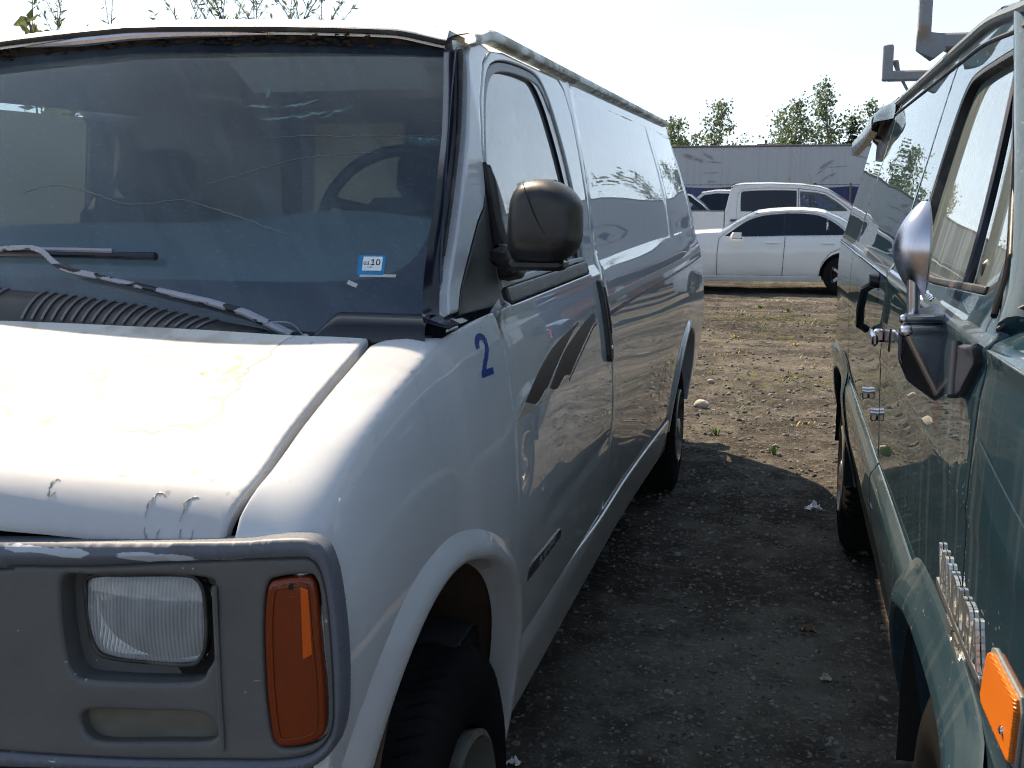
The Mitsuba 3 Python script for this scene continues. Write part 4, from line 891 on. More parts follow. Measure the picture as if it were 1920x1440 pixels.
tfw = [sg.Polygon([(2.0, 1.44), (2.95, 1.42), (2.97, 1.84), (2.55, 1.85)]), sg.box(3.45, 1.44, 4.6, 1.84), sg.box(4.8, 1.44, 6.1, 1.84)]
def tfs(uv):
    p = tside(uv); p[:, 0] = 2 * TX - p[:, 0]; return p
put(V, 'far_side', panel(tfar.difference(shapely.union_all(tfw)), tfs, h=.08, r=.004, depth=.02, sign=1), 'teal_paint', 40)
for q in tfw: put(V, 'far_window', panel(q, tfs, h=.1, r=0, depth=0), 'teal_glass', True)
def tseat(x):
    s = put(V, 'seat', box((x, 3.05, 1.30), (.48, .14, .60), .05, R([1, 0, 0], -12)), 'trim_gray', 40)
    put(s, 'cushion', box((x, 2.75, .98), (.48, .50, .16), .05), 'trim_gray', 40)
tseat(.82); tseat(1.70)
put(V, 'dashboard', box((TX, 2.0, 1.32), (1.66, .34, .16), .05), 'black_plastic', 40)
th = np.linspace(0, 2 * np.pi, 40)
put(V, 'steering_wheel', tube(np.stack([1.70 + .2 * np.cos(th), 2.38 + .2 * np.sin(th) * .5, 1.42 + .2 * np.sin(th) * .85], -1), .014, 8, caps=False), 'wheel_black', 40)
put(V, 'floor_pan', box((TX, 4.0, .62), (1.74, 5.0, .04)), 'cloth_dark', False)
# rear rain visor standing out at the back of the roof
vis = []
for y in np.linspace(5.15, 6.35, 24):
    f = sm(5.15, 5.45, y); d = .075 * f + .03 * sm(5.6, 6.3, y); x = float(XT(min(y, 6.2), 1.93)); z = 1.985 - .075 * sm(5.3, 6.35, y)
    vis.append([[x + .10, y, z + .030], [x + .01, y, z + .026], [x - d * .6, y, z + .004], [x - d, y, z - .030], [x - d - .004, y, z - .060], [x - d + .012, y, z - .062], [x - d * .4, y, z - .030], [x + .01, y, z - .012]])
put(V, 'rear_visor', grid(np.array(vis), flip=False), 'teal_paint', 40)
vis2 = [[v_[3], v_[4], np.array(v_[4]) + [.004, 0, -.035], np.array(v_[4]) + [.03, 0, -.045], v_[6]] for v_ in np.array(vis)[5:]]
put(V, 'rear_visor_skirt', grid(np.array(vis2) + [-.003, 0, 0], flip=False), 'gloss_black', 40)
# hardware on the side
def tl(pts, lift, h=.01, thick=None): return slab(sg.Polygon(pts), tside, lift, h=h, sign=-1, thick=thick)
hz = spline([(3.575, 1.335), (3.735, 1.165)], 4)
TH = put(V, 'cargo_door_handle', cat(tube(tside(np.array([[3.585, 1.330], [3.60, 1.31], [3.65, 1.25], [3.70, 1.19], [3.715, 1.175]])) + np.array([[-.012, 0, 0], [-.036, 0, 0], [-.040, 0, 0], [-.036, 0, 0], [-.012, 0, 0]]), .013, 8)), 'gloss_black', 40, label='black grab handle on the cargo door')
put(TH, 'end_boss', tube(tside(np.array([[3.575, 1.338], [3.575, 1.338]])) + np.array([[.0, 0, 0], [-.03, 0, .0]]), .022, 12), 'gloss_black', 40)
CH = put(TD, 'door_handle', cat(box(tside(np.array([[3.16, 1.214]]))[0] + [-.034, 0, 0], (.016, .150, .030), .006), box(tside(np.array([[3.215, 1.214]]))[0] + [-.016, 0, 0], (.03, .035, .034), .006)), 'chrome', 40, label='square chrome door handle')
put(TD, 'door_handle_button', tube(tside(np.array([[3.235, 1.205], [3.235, 1.205]])) + np.array([[0, 0, 0], [-.03, 0, 0]]), .012, 14), 'chrome', 40)
put(TD, 'handle_cup', tl([(3.05, 1.19), (3.26, 1.185), (3.26, 1.245), (3.05, 1.25)], .003), 'gloss_black', 40)
for y, z in ((3.745, .972), (3.365, .972)):
    put(V, 'chrome_stud', cat(tube(tside(np.array([[y, z], [y, z]])) + np.array([[0, 0, 0], [-.020, 0, 0]]), [.013, .013], 12), box(tside(np.array([[y, z - .012]]))[0] + [-.010, 0, 0], (.02, .022, .026), .004)), 'chrome', 40)
hx = sg.Polygon([(1.890, 1.355), (1.690, 1.376), (1.698, 1.350), (1.775, 1.294), (1.825, 1.279), (1.845, 1.288)])
HG = put(V, 'door_hinge', slab(hx, tside, .012, h=.01, sign=-1), 'hinge_black', 40, label='black strap hinge on the front door edge')
put(HG, 'hinge_knuckle', tube(np.stack([[float(XT(1.87, 1.34)) - .012, 1.872, 1.358], [float(XT(1.83, 1.28)) - .012, 1.828, 1.280]]), .010, 10), 'hinge_black', 40)
# chrome mirror: bracket box on the door, post, bullet head
def ball_hull(pts, rad, fine=.009, it=24):
    ic = trimesh.creation.icosphere(2, 1.0).vertices
    m = trimesh.convex.convex_hull(np.vstack([np.array(p) + ic * q for p, q in zip(pts, np.broadcast_to(rad, (len(pts),)))]))
    m = m.subdivide_to_size(fine); m.merge_vertices(); trimesh.smoothing.filter_taubin(m, .5, .52, it); return m
TM = put(V, 'door_mirror', ball_hull([[.212, 2.09, 1.350], [.290, 2.28, 1.352], [.284, 2.13, 1.350], [.216, 2.12, 1.300], [.234, 2.15, 1.262], [.288, 2.25, 1.250], [.274, 2.12, 1.236], [.286, 2.14, 1.28]], .014), 'chrome_worn', True, label='chrome bullet door mirror on a bracket and post')
put(TM, 'bracket_cap', ball_hull([[.206, 2.09, 1.372], [.285, 2.28, 1.376], [.284, 2.12, 1.372]], .0085, .006, 10), 'chrome', True)
put(TM, 'bracket_gasket', ball_hull([[.289, 2.13, 1.364], [.292, 2.29, 1.360], [.290, 2.14, 1.29], [.288, 2.15, 1.225], [.292, 2.28, 1.235], [.280, 2.16, 1.222]], .006, .008, 6), 'gloss_black', True)
put(TM, 'post', tube(np.array([[.228, 2.15, 1.362], [.224, 2.15, 1.44], [.220, 2.15, 1.505], [.221, 2.165, 1.514]]), [.0115, .0115, .0115, .008], 14), 'chrome', 40)
hd = []
for t in np.linspace(0, 1, 40):
    pr_ = .058 * max(1e-4, 1 - abs((t - .52) / .52) ** 1.7) ** .75; row = []
    for a in np.linspace(0, 2 * np.pi, 40, endpoint=False):
        cx_, sx_ = math.cos(a), math.sin(a)
        dx = -pr_ * (np.sign(cx_) * abs(cx_) ** .9); dy = -pr_ * .9 * sx_
        row.append([.245 + min(dx, 0) + .16 * max(dx, 0), 2.168 + min(dy, 0) + .2 * max(dy, 0), 1.398 + .180 * t])
    hd.append(row)
put(TM, 'head', grid(np.array(hd), wrap=True), 'chrome_worn', 50)
put(TM, 'mirror_glass', trimesh.creation.icosphere(3, 1.0).apply_transform(np.diag([.030, .003, .062, 1])).apply_translation([.228, 2.186, 1.49]), 'chrome', 40)
put(TM, 'post_socket', trimesh.creation.icosphere(2, .014).apply_transform(trimesh.transformations.translation_matrix([.220, 2.150, 1.505])), 'gloss_black', 40)
# badges
put(V, 'name_badge', lettering('VANDURA', .062, (1.925, .953), tside, -1, .0012, width=.385, thick=.005), 'badge_chrome', False, label='chrome name badge reading VANDURA')
put(V, 'name_badge_bar', slab(sg.box(1.535, .934, 1.955, .948), tside, .006, h=.01, sign=-1), 'badge_chrome', 40)
put(V, 'number_badge', lettering('35', .050, (1.83, .878), tside, -1, .0012, width=.135, thick=.005), 'badge_chrome', False, label='chrome number badge reading 35')
mk = sg.Polygon([(1.468, 1.012), (1.452, 1.018), (1.325, 1.012), (1.318, .998), (1.338, .924), (1.350, .918), (1.495, .926), (1.505, .940)])
AM = put(V, 'side_marker', slab(mk.buffer(-.002), tside, .010, h=.008, sign=-1), 'amber_bright', 40, label='amber ribbed side marker lamp on the front wing')
put(AM, 'marker_base', slab(mk.buffer(.004), tside, .003, h=.01, sign=-1), 'teal_trim', 40)
put(AM, 'screw', lathe(np.array([(.0, -.014), (.005, -.013), (.0055, -.009)]), 12, 'x', tside(np.array([[1.372, .95]]))[0]), 'chrome', 40)
put(V, 'tail_lamp', box((.335, 6.52, 1.10), (.05, .06, .12), .012), 'tail_red', 40)
put(V, 'rear_bumper', cat(box((TX, 6.72, .66), (1.86, .14, .16), .03)), 'black_plastic', 40)
put(V, 'bumper_step', cat(*[box((.36, 6.72, .775 + .018 * k), (.12, .10, .006)) for k in range(1)]), 'chrome_worn', 40)
# ---------------------------------------------------------------- ladder rack on the teal van
K = thing('ladder_rack', 'welded grey steel ladder rack with upright stops on the teal van roof', 'roof rack')
for y, zb, zt, w, x0, wz in ((3.60, 2.036, 2.40, .036, .366, .044), (4.90, 2.072, 2.175, .040, .366, .040)):
    bar = put(K, 'cross_bar', box((x0 + .85 + w * .5, y, zb), (1.70 + w, .05, wz), .006), 'rack_gray', 40)
    put(K, 'upright_stop', box((x0, y, (zt + zb) / 2 + .0), (w, .05, zt - zb + wz - .002), .006), 'rack_gray', 40)
    put(K, 'upright_stop', box((2 * TX - x0, y, (zt + zb) / 2), (w, .05, zt - zb + wz - .002), .006), 'rack_gray', 40)
    for xx, s in ((x0 + .085, 1), (2 * TX - x0 - .085, -1)):
        leg = put(K, 'leg', tube(spline([[xx - .055 * s, y, zb + .06 if y > 4 else zb], [xx - .045 * s, y + .02, zb + .03 if y > 4 else zb - .01], [xx - .02 * s, y + .03, zb - .02], [xx + .01 * s, y + .03, 2.000]], 14), .012, 8, squash=.5), 'rack_gray', 40)
put(K, 'weld_gusset', trimesh.convex.convex_hull(np.array([[.366 + a, 3.60 + b, 2.036 + c] for a, b, c in [(-.02, -.028, .03), (-.024, -.03, -.028), (.05, -.028, .02), (.03, -.028, -.05), (.06, -.026, -.026), (-.02, .028, .02), (.04, .028, -.03), (.02, .0, -.055)]])), 'rack_gray', 30)
put(K, 'side_rail', box((.62, 4.25, 2.10), (.035, 1.5, .035), .005), 'rack_gray', 40)
put(K, 'side_rail', box((2 * TX - .62, 4.25, 2.10), (.035, 1.5, .035), .005), 'rack_gray', 40)
# ---------------------------------------------------------------- parked vehicles in the gap
def car_paint(k, c): return paint(k, c, .03)
car_paint('sedan_white', proc(lambda p, n, uv: mix((.86, .86, .85), (.52, .50, .46), .5 * smoothstep(.55, .2, p.z) * fbm(p.x * 5, p.z * 9, 1, 3))))
car_paint('pickup_white', (.82, .82, .82)); car_paint('car_dark', (.03, .035, .04)); car_paint('car_red', (.42, .12, .07)); car_paint('car_blue', (.03, .10, .30)); car_paint('car_silver', (.42, .43, .45))
pr('alloy', (.45, .46, .48), .3, metallic=.9)
pr('seam_dark', (.05, .05, .055), .6)
pr('seat_tan', (.32, .22, .14), .8)
def swheel(parent, c, R_, w, s=-1, rim=.21):
    m = tyre((0, 0, 0), R_, w, 1, n=120); rot = trimesh.transformations.rotation_matrix(math.pi / 2, [0, 0, 1]); m.apply_transform(rot); m.apply_translation(c)
    t = put(parent, 'wheel', m, 'tyre_rubber', 30)
    d = lathe([(rim, 0), (rim - .01, .03), (rim - .03, .035), (rim - .04, -.01), (.08, -.02), (.06, .02), (0, .025)], 40, 'y', (0, 0, 0))
    d.vertices *= [1, s, 1]; d.apply_translation(np.array(c) + [0, s * (w / 2 - .03), 0]); put(t, 'rim', d, 'dark_under', 40)
    for a in np.arange(5) / 5 * 6.283 + .3:
        put(t, 'spoke', box((0, 0, (rim + .05) / 2), (.05, .02, rim - .05), .006).apply_transform(trimesh.transformations.rotation_matrix(a, [0, 1, 0])).apply_translation(np.array(c) + [0, s * (w / 2 - .012), 0]), 'alloy', 40)
class Car:
    """x runs along the car, the near side faces the camera at y = y0; belt: height where the glass begins."""
    def __init__(s, name, label, cat_, y0, width, belt, mat, lean=.30, group=None):
        s.k = thing(name, label, cat_, group); s.y0, s.w, s.belt, s.mat, s.lean = y0, width, belt, mat, lean
    def Y(s, x, z):
        b = s.belt
        return s.y0 + .10 * np.clip((.62 - z) / .45, 0, 1) ** 2 + .045 * np.clip((z - .66) / max(b - .66, .1), 0, 1) ** 2 + s.lean * np.clip(z - b, 0, 2) + s.ends(x)
    def ends(s, x):
        a, b = s.x0, s.x1
        return .30 * np.clip((a + .6 - x) / .6, 0, 1) ** 2 + .26 * np.clip((x - b + .6) / .6, 0, 1) ** 2
    def fn(s, d=0.0): return lambda uv: np.stack([uv[:, 0], s.Y(uv[:, 0], uv[:, 1]) + d, uv[:, 1]], -1)
    def side(s, name, poly, mat=None, h=.06, d=0.0, parent=None, r=.008, **k): return put(parent or s.k, name, panel(poly, s.fn(d), h=h, r=r, depth=.03, hb=.04), mat or s.mat, 40, **k)
    def glass(s, poly, parent=None, mat='far_glass', name='window'): return put(parent or s.k, name, panel(poly, s.fn(.018), h=.12, r=0, depth=0), mat, True)
    def top(s, name, prof, mat, crown=.04, n=12):
        P = []
        for x, z in prof:
            a = float(s.Y(x, z)); b = 2 * s.y0 + s.w - a; row = []
            for q in np.linspace(-1, 1, n): row.append([x, (a + b) / 2 + (b - a) / 2 * q, z + crown * (1 - q * q)])
            P.append(row)
        return put(s.k, name, grid(np.array(P), flip=False), mat, 50)
    def far(s, poly): put(s.k, 'far_side', panel(poly, lambda uv: np.stack([uv[:, 0], 2 * s.y0 + s.w - s.Y(uv[:, 0], uv[:, 1]), uv[:, 1]], -1), h=.2, r=0, depth=0), s.mat, 40)
def pl(*a): return sg.Polygon(a).buffer(0)
# --- white sedan, nose to the left
S = Car('white_sedan', 'white four-door sedan parked side-on at the end of the gap between the vans', 'car', 19.82, 1.77, .94, 'sedan_white', .42)
S.x0, S.x1 = -2.70, 1.93
hood_p = [(-2.70, .72), (-2.55, .84), (-2.2, .93), (-1.7, .995), (-1.26, 1.025), (-1.12, 1.03)]
ws_p = [(-1.12, 1.03), (-.87, 1.18), (-.66, 1.30), (-.52, 1.360)]
roof_p = [(-.52, 1.360), (-.30, 1.392), (.0, 1.41), (.25, 1.41), (.47, 1.395), (.62, 1.365)]
back_p = [(.62, 1.365), (.85, 1.27), (1.05, 1.16), (1.22, 1.06)]
deck_p = [(1.22, 1.06), (1.5, 1.03), (1.85, .99), (1.93, .85)]
S.top('hood', hood_p, 'sedan_white', .05); S.top('windshield', ws_p, 'far_glass', .06); S.top('roof', roof_p, 'sedan_white', .05); S.top('rear_window', back_p, 'far_glass', .05); S.top('trunk_lid', deck_p, 'sedan_white', .04)
wa1, wa2 = sg.Point(-1.86, .33).buffer(.375), sg.Point(.93, .33).buffer(.375)
W1 = sg.Polygon(spline([(-1.06, .965), (-.87, 1.105), (-.66, 1.24), (-.43, 1.315), (-.14, 1.348), (.06, 1.358), (.34, 1.348), (.58, 1.30), (.80, 1.18), (.97, 1.04)], 40).tolist() + [(.95, .995), (-.03, .975), (-.70, .955)])
low_ = [(-2.68, .34), (-2.68, .72), *hood_p[1:], (-1.0, 1.11), (-.87, 1.17), (-.66, 1.29), (-.52, 1.35), *[(x, z - .006) for x, z in roof_p[1:]], *[(x, z - .006) for x, z in back_p[1:]], *[(x, z - .01) for x, z in deck_p[1:]], (1.90, .40), (1.3, .26), (.60, .285), (-1.39, .285), (-2.2, .25)]
full = sg.Polygon(low_).difference(wa1).difference(wa2).buffer(0)
d1 = pl((-1.175, .29), (-1.17, .70), (-1.15, .92), (-1.09, .985), (-.90, 1.125), (-.67, 1.262), (-.44, 1.336), (-.13, 1.369), (-.015, 1.373), (-.035, .98), (-.07, .29))
d2 = pl((-.07, .29), (-.035, .98), (-.015, 1.373), (.06, 1.379), (.35, 1.369), (.60, 1.318), (.82, 1.20), (.98, 1.06), (.965, .86), (.90, .78), (.72, .70), (.58, .52), (.545, .29))
g = .005
S.side('body_side', full.difference(W1).difference(d1.union(d2).buffer(g)), h=.05)
D1 = S.side('door', d1.buffer(-g).difference(W1), h=.05); D2 = S.side('door', d2.buffer(-g).difference(W1), h=.05)
S.glass(W1.intersection(pl((-1.2, .9), (-1.2, 1.5), (-.045, 1.5), (-.075, .9))), D1); S.glass(W1.intersection(pl((.03, .9), (.05, 1.5), (.64, 1.5), (.64, .9))), D2)
S.side('quarter_glass', W1.intersection(sg.box(.665, .9, 1.2, 1.5)).buffer(-.004), 'far_glass', d=.012, parent=D2, r=.003)
S.side('door_post', W1.intersection(pl((-.075, .9), (-.045, 1.5), (.05, 1.5), (.03, .9))), 'gloss_black', d=.006, parent=D1)
S.side('window_trim', W1.buffer(.012).difference(W1.buffer(-.004)).intersection(sg.box(-1.2, .93, 1.2, 1.0)), 'chrome_worn', d=-.004, r=.003)
S.side('sill', pl((-1.40, .285), (.58, .29), (.60, .20), (-1.40, .175)), d=-.012)
for D_, x_ in ((D1, -.245), (D2, .675)):
    put(D_, 'handle', box((x_, float(S.Y(x_, .86)) - .022, .855), (.20, .025, .026), .008), 'sedan_white', 40)
MM = put(S.k, 'door_mirror', trimesh.convex.convex_hull(np.array([[-.95 + a, S.y0 - .03 + b, .985 + c] for a, b, c in [(0, 0, -.06), (.02, -.16, -.05), (.20, -.02, -.06), (.19, -.17, -.05), (.03, -.02, .05), (.06, -.15, .055), (.19, -.02, .05), (.19, -.15, .045), (.0, -.1, -.01)]])), 'sedan_white', 40)
put(MM, 'lower_shell', box((-.83, S.y0 - .11, .935), (.17, .12, .02), .005), 'gloss_black', 40)
swheel(S.k, (-1.86, S.y0 + .14, .325), .325, .22); swheel(S.k, (.93, S.y0 + .14, .325), .325, .22)
swheel(S.k, (-1.86, S.y0 + S.w - .14, .325), .325, .22, 1); swheel(S.k, (.93, S.y0 + S.w - .14, .325), .325, .22, 1)
S.far(pl((-2.6, .3), (-2.6, .8), (-1.1, 1.0), (-.55, 1.35), (.6, 1.35), (1.25, 1.03), (1.9, .9), (1.9, .3)).difference(pl((-.95, 1.02), (-.55, 1.30), (.5, 1.30), (.9, 1.05))))
put(S.k, 'underbody', box((-.4, S.y0 + .9, .30), (4.3, 1.4, .12)), 'dark_under', False)
put(S.k, 'cabin', box((-.1, S.y0 + .9, .75), (1.9, 1.3, .35), .05), 'cloth_dark', False)
for x_ in (-.15, .75):
    for yy in (.5, 1.25): put(S.k, 'seat', box((x_, S.y0 + yy, 1.0), (.14, .42, .45), .05, R([0, 1, 0], 14)), 'cloth_dark', 40)
# --- white crew-cab pickup, nose to the right
P_ = Car('white_pickup', 'white crew-cab pickup truck standing behind the white sedan', 'pickup truck', 24.4, 2.0, 1.33, 'pickup_white', .26)
P_.x0, P_.x1 = -3.45, 2.9
proof = [(-1.20, 1.84), (-1.10, 1.895), (-.95, 1.915), (-.39, 1.925), (.24, 1.90), (.62, 1.85), (.80, 1.79)]
pws = [(.80, 1.79), (1.05, 1.63), (1.32, 1.44), (1.50, 1.31)]; phd = [(1.50, 1.31), (2.0, 1.27), (2.5, 1.20), (2.85, 1.08), (2.9, .9)]
P_.top('roof', proof, 'pickup_white', .04); P_.top('windshield', pws, 'far_glass', .05); P_.top('hood', phd, 'pickup_white', .05)
b1 = sg.Polygon(spline([(-.985, 1.70), (-.96, 1.745), (-.90, 1.765), (-.4, 1.785), (.13, 1.775), (.155, 1.75), (.165, 1.42), (.15, 1.385), (-.60, 1.345), (-.93, 1.345), (-.98, 1.375)], 40, closed=True).tolist()).buffer(0)
b2 = sg.Polygon([(.22, 1.765), (.55, 1.735), (.74, 1.69), (.97, 1.545), (1.19, 1.375), (1.16, 1.35), (.24, 1.365)]).buffer(0)
pa1, pa2 = sg.Point(-2.35, .42).buffer(.47), sg.Point(1.95, .42).buffer(.47)
cabp = sg.Polygon([(-1.305, .50), (-1.30, 1.36), (-1.235, 1.66), (-1.20, 1.82), (-1.11, 1.875), *[(x, z - .01) for x, z in proof[2:]], (1.05, 1.615), (1.32, 1.425), (1.50, 1.30), *[(x, z - .01) for x, z in phd[1:]], (2.9, .5)]).buffer(0).difference(pa2)
pd1 = pl((-1.06, .5), (-1.06, 1.40), (-1.04, 1.72), (-.96, 1.80), (-.4, 1.83), (.185, 1.815), (.20, 1.40), (.19, .5))
pd2 = pl((.20, .5), (.21, 1.40), (.195, 1.815), (.56, 1.775), (.78, 1.72), (1.02, 1.56), (1.25, 1.385), (1.30, 1.2), (1.28, .5))
P_.side('cab_side', cabp.difference(pd1.union(pd2).buffer(.006)), h=.07)
Q1 = P_.side('door', pd1.difference(b1), h=.07); Q2 = P_.side('door', pd2.buffer(-.006).difference(b2), h=.07)
P_.glass(b1, Q1); P_.glass(b2, Q2, 'far_clear')
for Q, x_ in ((Q1, -1.075 + .0), (Q2, .34)): put(Q, 'handle', box((x_, float(P_.Y(x_, 1.15)) - .03, 1.155), (.22, .03, .05), .01), 'black_plastic', 40)
P_.side('bed_side', pl((-3.4, .55), (-3.4, 1.345), (-1.325, 1.34), (-1.325, .55)).difference(pa1), h=.08)
put(P_.k, 'bed_rail', box((-2.36, 24.50, 1.352), (2.08, .09, .03), .008), 'black_plastic', 40)
put(P_.k, 'bed_floor', box((-2.35, 25.4, .85), (2.1, 1.8, .1)), 'dark_under', False); put(P_.k, 'bed_front', box((-1.345, 25.4, 1.1), (.03, 1.8, .5)), 'pickup_white', False); put(P_.k, 'tailgate', box((-3.38, 25.4, 1.05), (.05, 1.8, .55), .01), 'pickup_white', 40)
put(P_.k, 'rear_window', panel(sg.box(24.85, 1.38, 25.95, 1.80), lambda uv: np.stack([-1.27 + .12 * (uv[:, 1] - 1.38), uv[:, 0], uv[:, 1]], -1), h=.2, r=0, depth=0), 'far_glass', True)
P_.far(pl((-1.3, .5), (-1.3, 1.33), (-1.2, 1.85), (.6, 1.85), (1.5, 1.3), (2.9, 1.1), (2.9, .5)).difference(pl((-.9, 1.40), (-.9, 1.75), (.6, 1.72), (1.1, 1.40))))
for x_ in (-.55, .55):
    for yy in (.55, 1.45): 
        st = put(P_.k, 'seat', box((x_, 24.4 + yy, 1.25), (.16, .46, .6), .05, R([0, 1, 0], -12)), 'cloth_dark', 40)
        put(st, 'headrest', box((x_ - .07, 24.4 + yy, 1.62), (.09, .26, .18), .03), 'cloth_dark', 40)
put(P_.k, 'underbody', box((-.3, 25.4, .55), (6.0, 1.6, .2)), 'dark_under', False)
for x_ in (-2.35, 1.95):
    for s_, yy in ((-1, .15), (1, 1.85)): swheel(P_.k, (x_, 24.4 + yy, .39), .39, .27, s_, .23)
put(P_.k, 'roof_marker', box((.52, 24.75, 1.915), (.07, .05, .03), .01), 'dark_under', 40)
# --- more parked cars, partly hidden
def small_car(name, label, x0, L, y0, mat, H=1.45, tan=False):
    c = Car(name, label, 'car', y0, 1.72, .90 * H / 1.45, mat, .36); c.x0, c.x1 = x0, x0 + L; f = lambda t, z: (x0 + L * t, z * H / 1.45)
    c.top('hood', [f(0, .72), f(.03, .85), f(.12, .93), f(.24, .98)], mat); c.top('windshield', [f(.24, .98), f(.33, 1.22), f(.39, 1.37)], 'far_glass'); c.top('roof', [f(.39, 1.37), f(.5, 1.42), f(.66, 1.41), f(.74, 1.36)], mat); c.top('rear_window', [f(.74, 1.36), f(.82, 1.16), f(.87, 1.0)], 'far_glass'); c.top('trunk_lid', [f(.87, 1.0), f(.97, .97), f(1, .82)], mat)
    win = pl(f(.29, .96), f(.345, 1.18), f(.41, 1.335), f(.5, 1.37), f(.66, 1.36), f(.72, 1.315), f(.79, 1.13), f(.82, .97)).buffer(-.01)
    body = pl(f(.0, .30), f(0, .72), f(.03, .84), f(.12, .92), f(.24, .97), f(.33, 1.21), f(.39, 1.36), f(.5, 1.41), f(.66, 1.40), f(.74, 1.35), f(.82, 1.15), f(.87, .99), f(.97, .96), f(1, .82), f(1, .3)).difference(sg.Point(x0 + L * .18, .32).buffer(.37)).difference(sg.Point(x0 + L * .80, .32).buffer(.37))
    c.side('body_side', body.difference(win), h=.09)
    post = sg.box(x0 + L * .535, .8, x0 + L * .555, 2)
    for q in polys(win.difference(post)): c.glass(q, mat='far_clear' if tan else 'far_glass')
    c.side('door_post', win.intersection(post), 'gloss_black', d=.005)
    for t in (.28, .545, .77): c.side('door_seam', pl((x0 + L * t - .006, .33), (x0 + L * t - .006, .93 * H / 1.45), (x0 + L * t + .006, .93 * H / 1.45), (x0 + L * t + .006, .33)), 'seam_dark', d=-.003, r=0)
    c.far(body.difference(win)); put(c.k, 'cabin', box((x0 + L * .55, y0 + .86, .6 * H / 1.45), (L * .5, 1.3, .45), .05), 'cloth_dark', False)
    for t in (.47, .68):
        for yy in (.48, 1.2): put(c.k, 'seat', box((x0 + L * t, y0 + yy, 1.02 * H / 1.45), (.15, .42, .55), .06, R([0, 1, 0], 12)), 'seat_tan' if tan else 'cloth_dark', 40)
    for t in (.18, .80):
        for s_, yy in ((-1, .13), (1, 1.59)): swheel(c.k, (x0 + L * t, y0 + yy, .32), .32, .2, s_)
    put(c.k, 'underbody', box((x0 + L / 2, y0 + .86, .34), (L * .92, 1.35, .15)), 'dark_under', False)
    return c
small_car('dark_wagon', 'dark car with tan seats seen over the pickup bed at left', -5.6, 4.3, 28.6, 'car_dark', 1.80, tan=True)
small_car('white_hatchback', 'white car roof just left of the pickup cab', -3.9, 3.9, 32.0, 'pickup_white', 1.88)
small_car('red_sedan', 'faded orange-red car right of the pickup windshield, half hidden by the teal van', .75, 4.4, 28.4, 'car_red', 1.82)
# out of the gap to the right: they show only as reflections in the white paint
small_car('blue_sedan', 'blue car parked beyond the teal van', 3.2, 4.4, 19.5, 'car_blue', 1.50)
small_car('silver_sedan', 'silver car parked at the far right beyond the teal van', 8.4, 4.5, 20.5, 'car_silver', 1.46)
# ---------------------------------------------------------------- trailer, tarp fence
def smear_col(p, n, uv):
    s = mi.Float(0)
    wob = .05 * (fbm(p.x * 3, p.z * 4, 8, 3) - .5); tex = smoothstep(.25, .6, fbm(p.x * 7, p.z * 22, 3, 3))
    for xc, zc, sl, cv, w, L in ((-2.65, 2.51, .0, -.14, .035, .36), (-2.55, 2.86, -.1, -.10, .05, .32), (-3.25, 3.0, -.32, .0, .12, .52), (-2.75, 3.06, -.5, .1, .10, .25), (-2.62, 2.20, .05, -.1, .06, .2),
                                 (1.18, 2.74, .62, -.2, .11, .30), (1.55, 2.68, .10, -.08, .035, .46), (2.25, 3.02, -.30, -.16, .05, .42), (1.25, 2.33, .55, -.3, .07, .32), (1.05, 2.55, .7, 0.0, .05, .25), (3.6, 2.6, .3, -.1, .08, .5), (-5.6, 2.8, -.3, -.1, .1, .6), (6.2, 2.4, .25, -.1, .09, .6)):
        u = p.x - xc
        s = dr.maximum(s, smoothstep(w, .2 * w, dr.abs(p.z - zc - sl * u - cv * u * u + wob)) * smoothstep(L, .35 * L, dr.abs(u)) * (.35 + .65 * tex))
    drip = .25 * smoothstep(.5, .8, fbm(p.x * 9, p.z * .5, 2, 3)) + .3 * smoothstep(3.2, 3.4, p.z) * fbm(p.x * 6, 1, 1, 3)
    return mix(mix((.45, .45, .45), (.33, .33, .33), drip), (.09, .085, .08), s * .6)
pr('trailer_wall', proc(smear_col), .55); pr('trailer_rail', (.12, .12, .125), .6)
Tr = thing('box_trailer', 'long dirty grey box trailer with dark scuff smears behind the parked vehicles', 'trailer')
x0_, pw = -9.6, 1.22
for i in range(17):
    put(Tr, 'wall_panel', box((x0_ + pw * (i + .5), 40.0, 2.26), (pw - .012, .04, 2.20), .004), 'trailer_wall', False)
for i in range(18): put(Tr, 'panel_rib', box((x0_ + pw * i, 39.99, 2.26), (.03, .05, 2.19), .006), 'trailer_wall', False)
put(Tr, 'top_rail', box((x0_ + pw * 8.5, 40.0, 3.395), (pw * 17, .09, .07), .01), 'trailer_rail', 40); put(Tr, 'bottom_rail', box((x0_ + pw * 8.5, 40.0, 1.08), (pw * 17, .09, .16), .01), 'trailer_rail', 40)
put(Tr, 'box_body', box((x0_ + pw * 8.5, 41.27, 2.24), (pw * 17 - .05, 2.46, 2.26)), 'trailer_wall', False)
for x_ in (-8.4, -7.1):
    for yy in (40.2, 42.2): swheel(Tr, (x_, yy, .5), .5, .28, -1, .28)
for yy in (40.4, 42.1): put(Tr, 'landing_leg', box((7.0, yy, .55), (.12, .12, 1.1), .01), 'trailer_rail', 40)
pr('tarp_blue', proc(lambda p, n, uv: mix((.007, .015, .075), (.014, .028, .12), fbm(p.x * 3, p.z * 3, 1, 3))), .4)
Fe = thing('tarp_fence', 'low fence hung with dark blue tarpaulin in front of the trailer', 'fence')
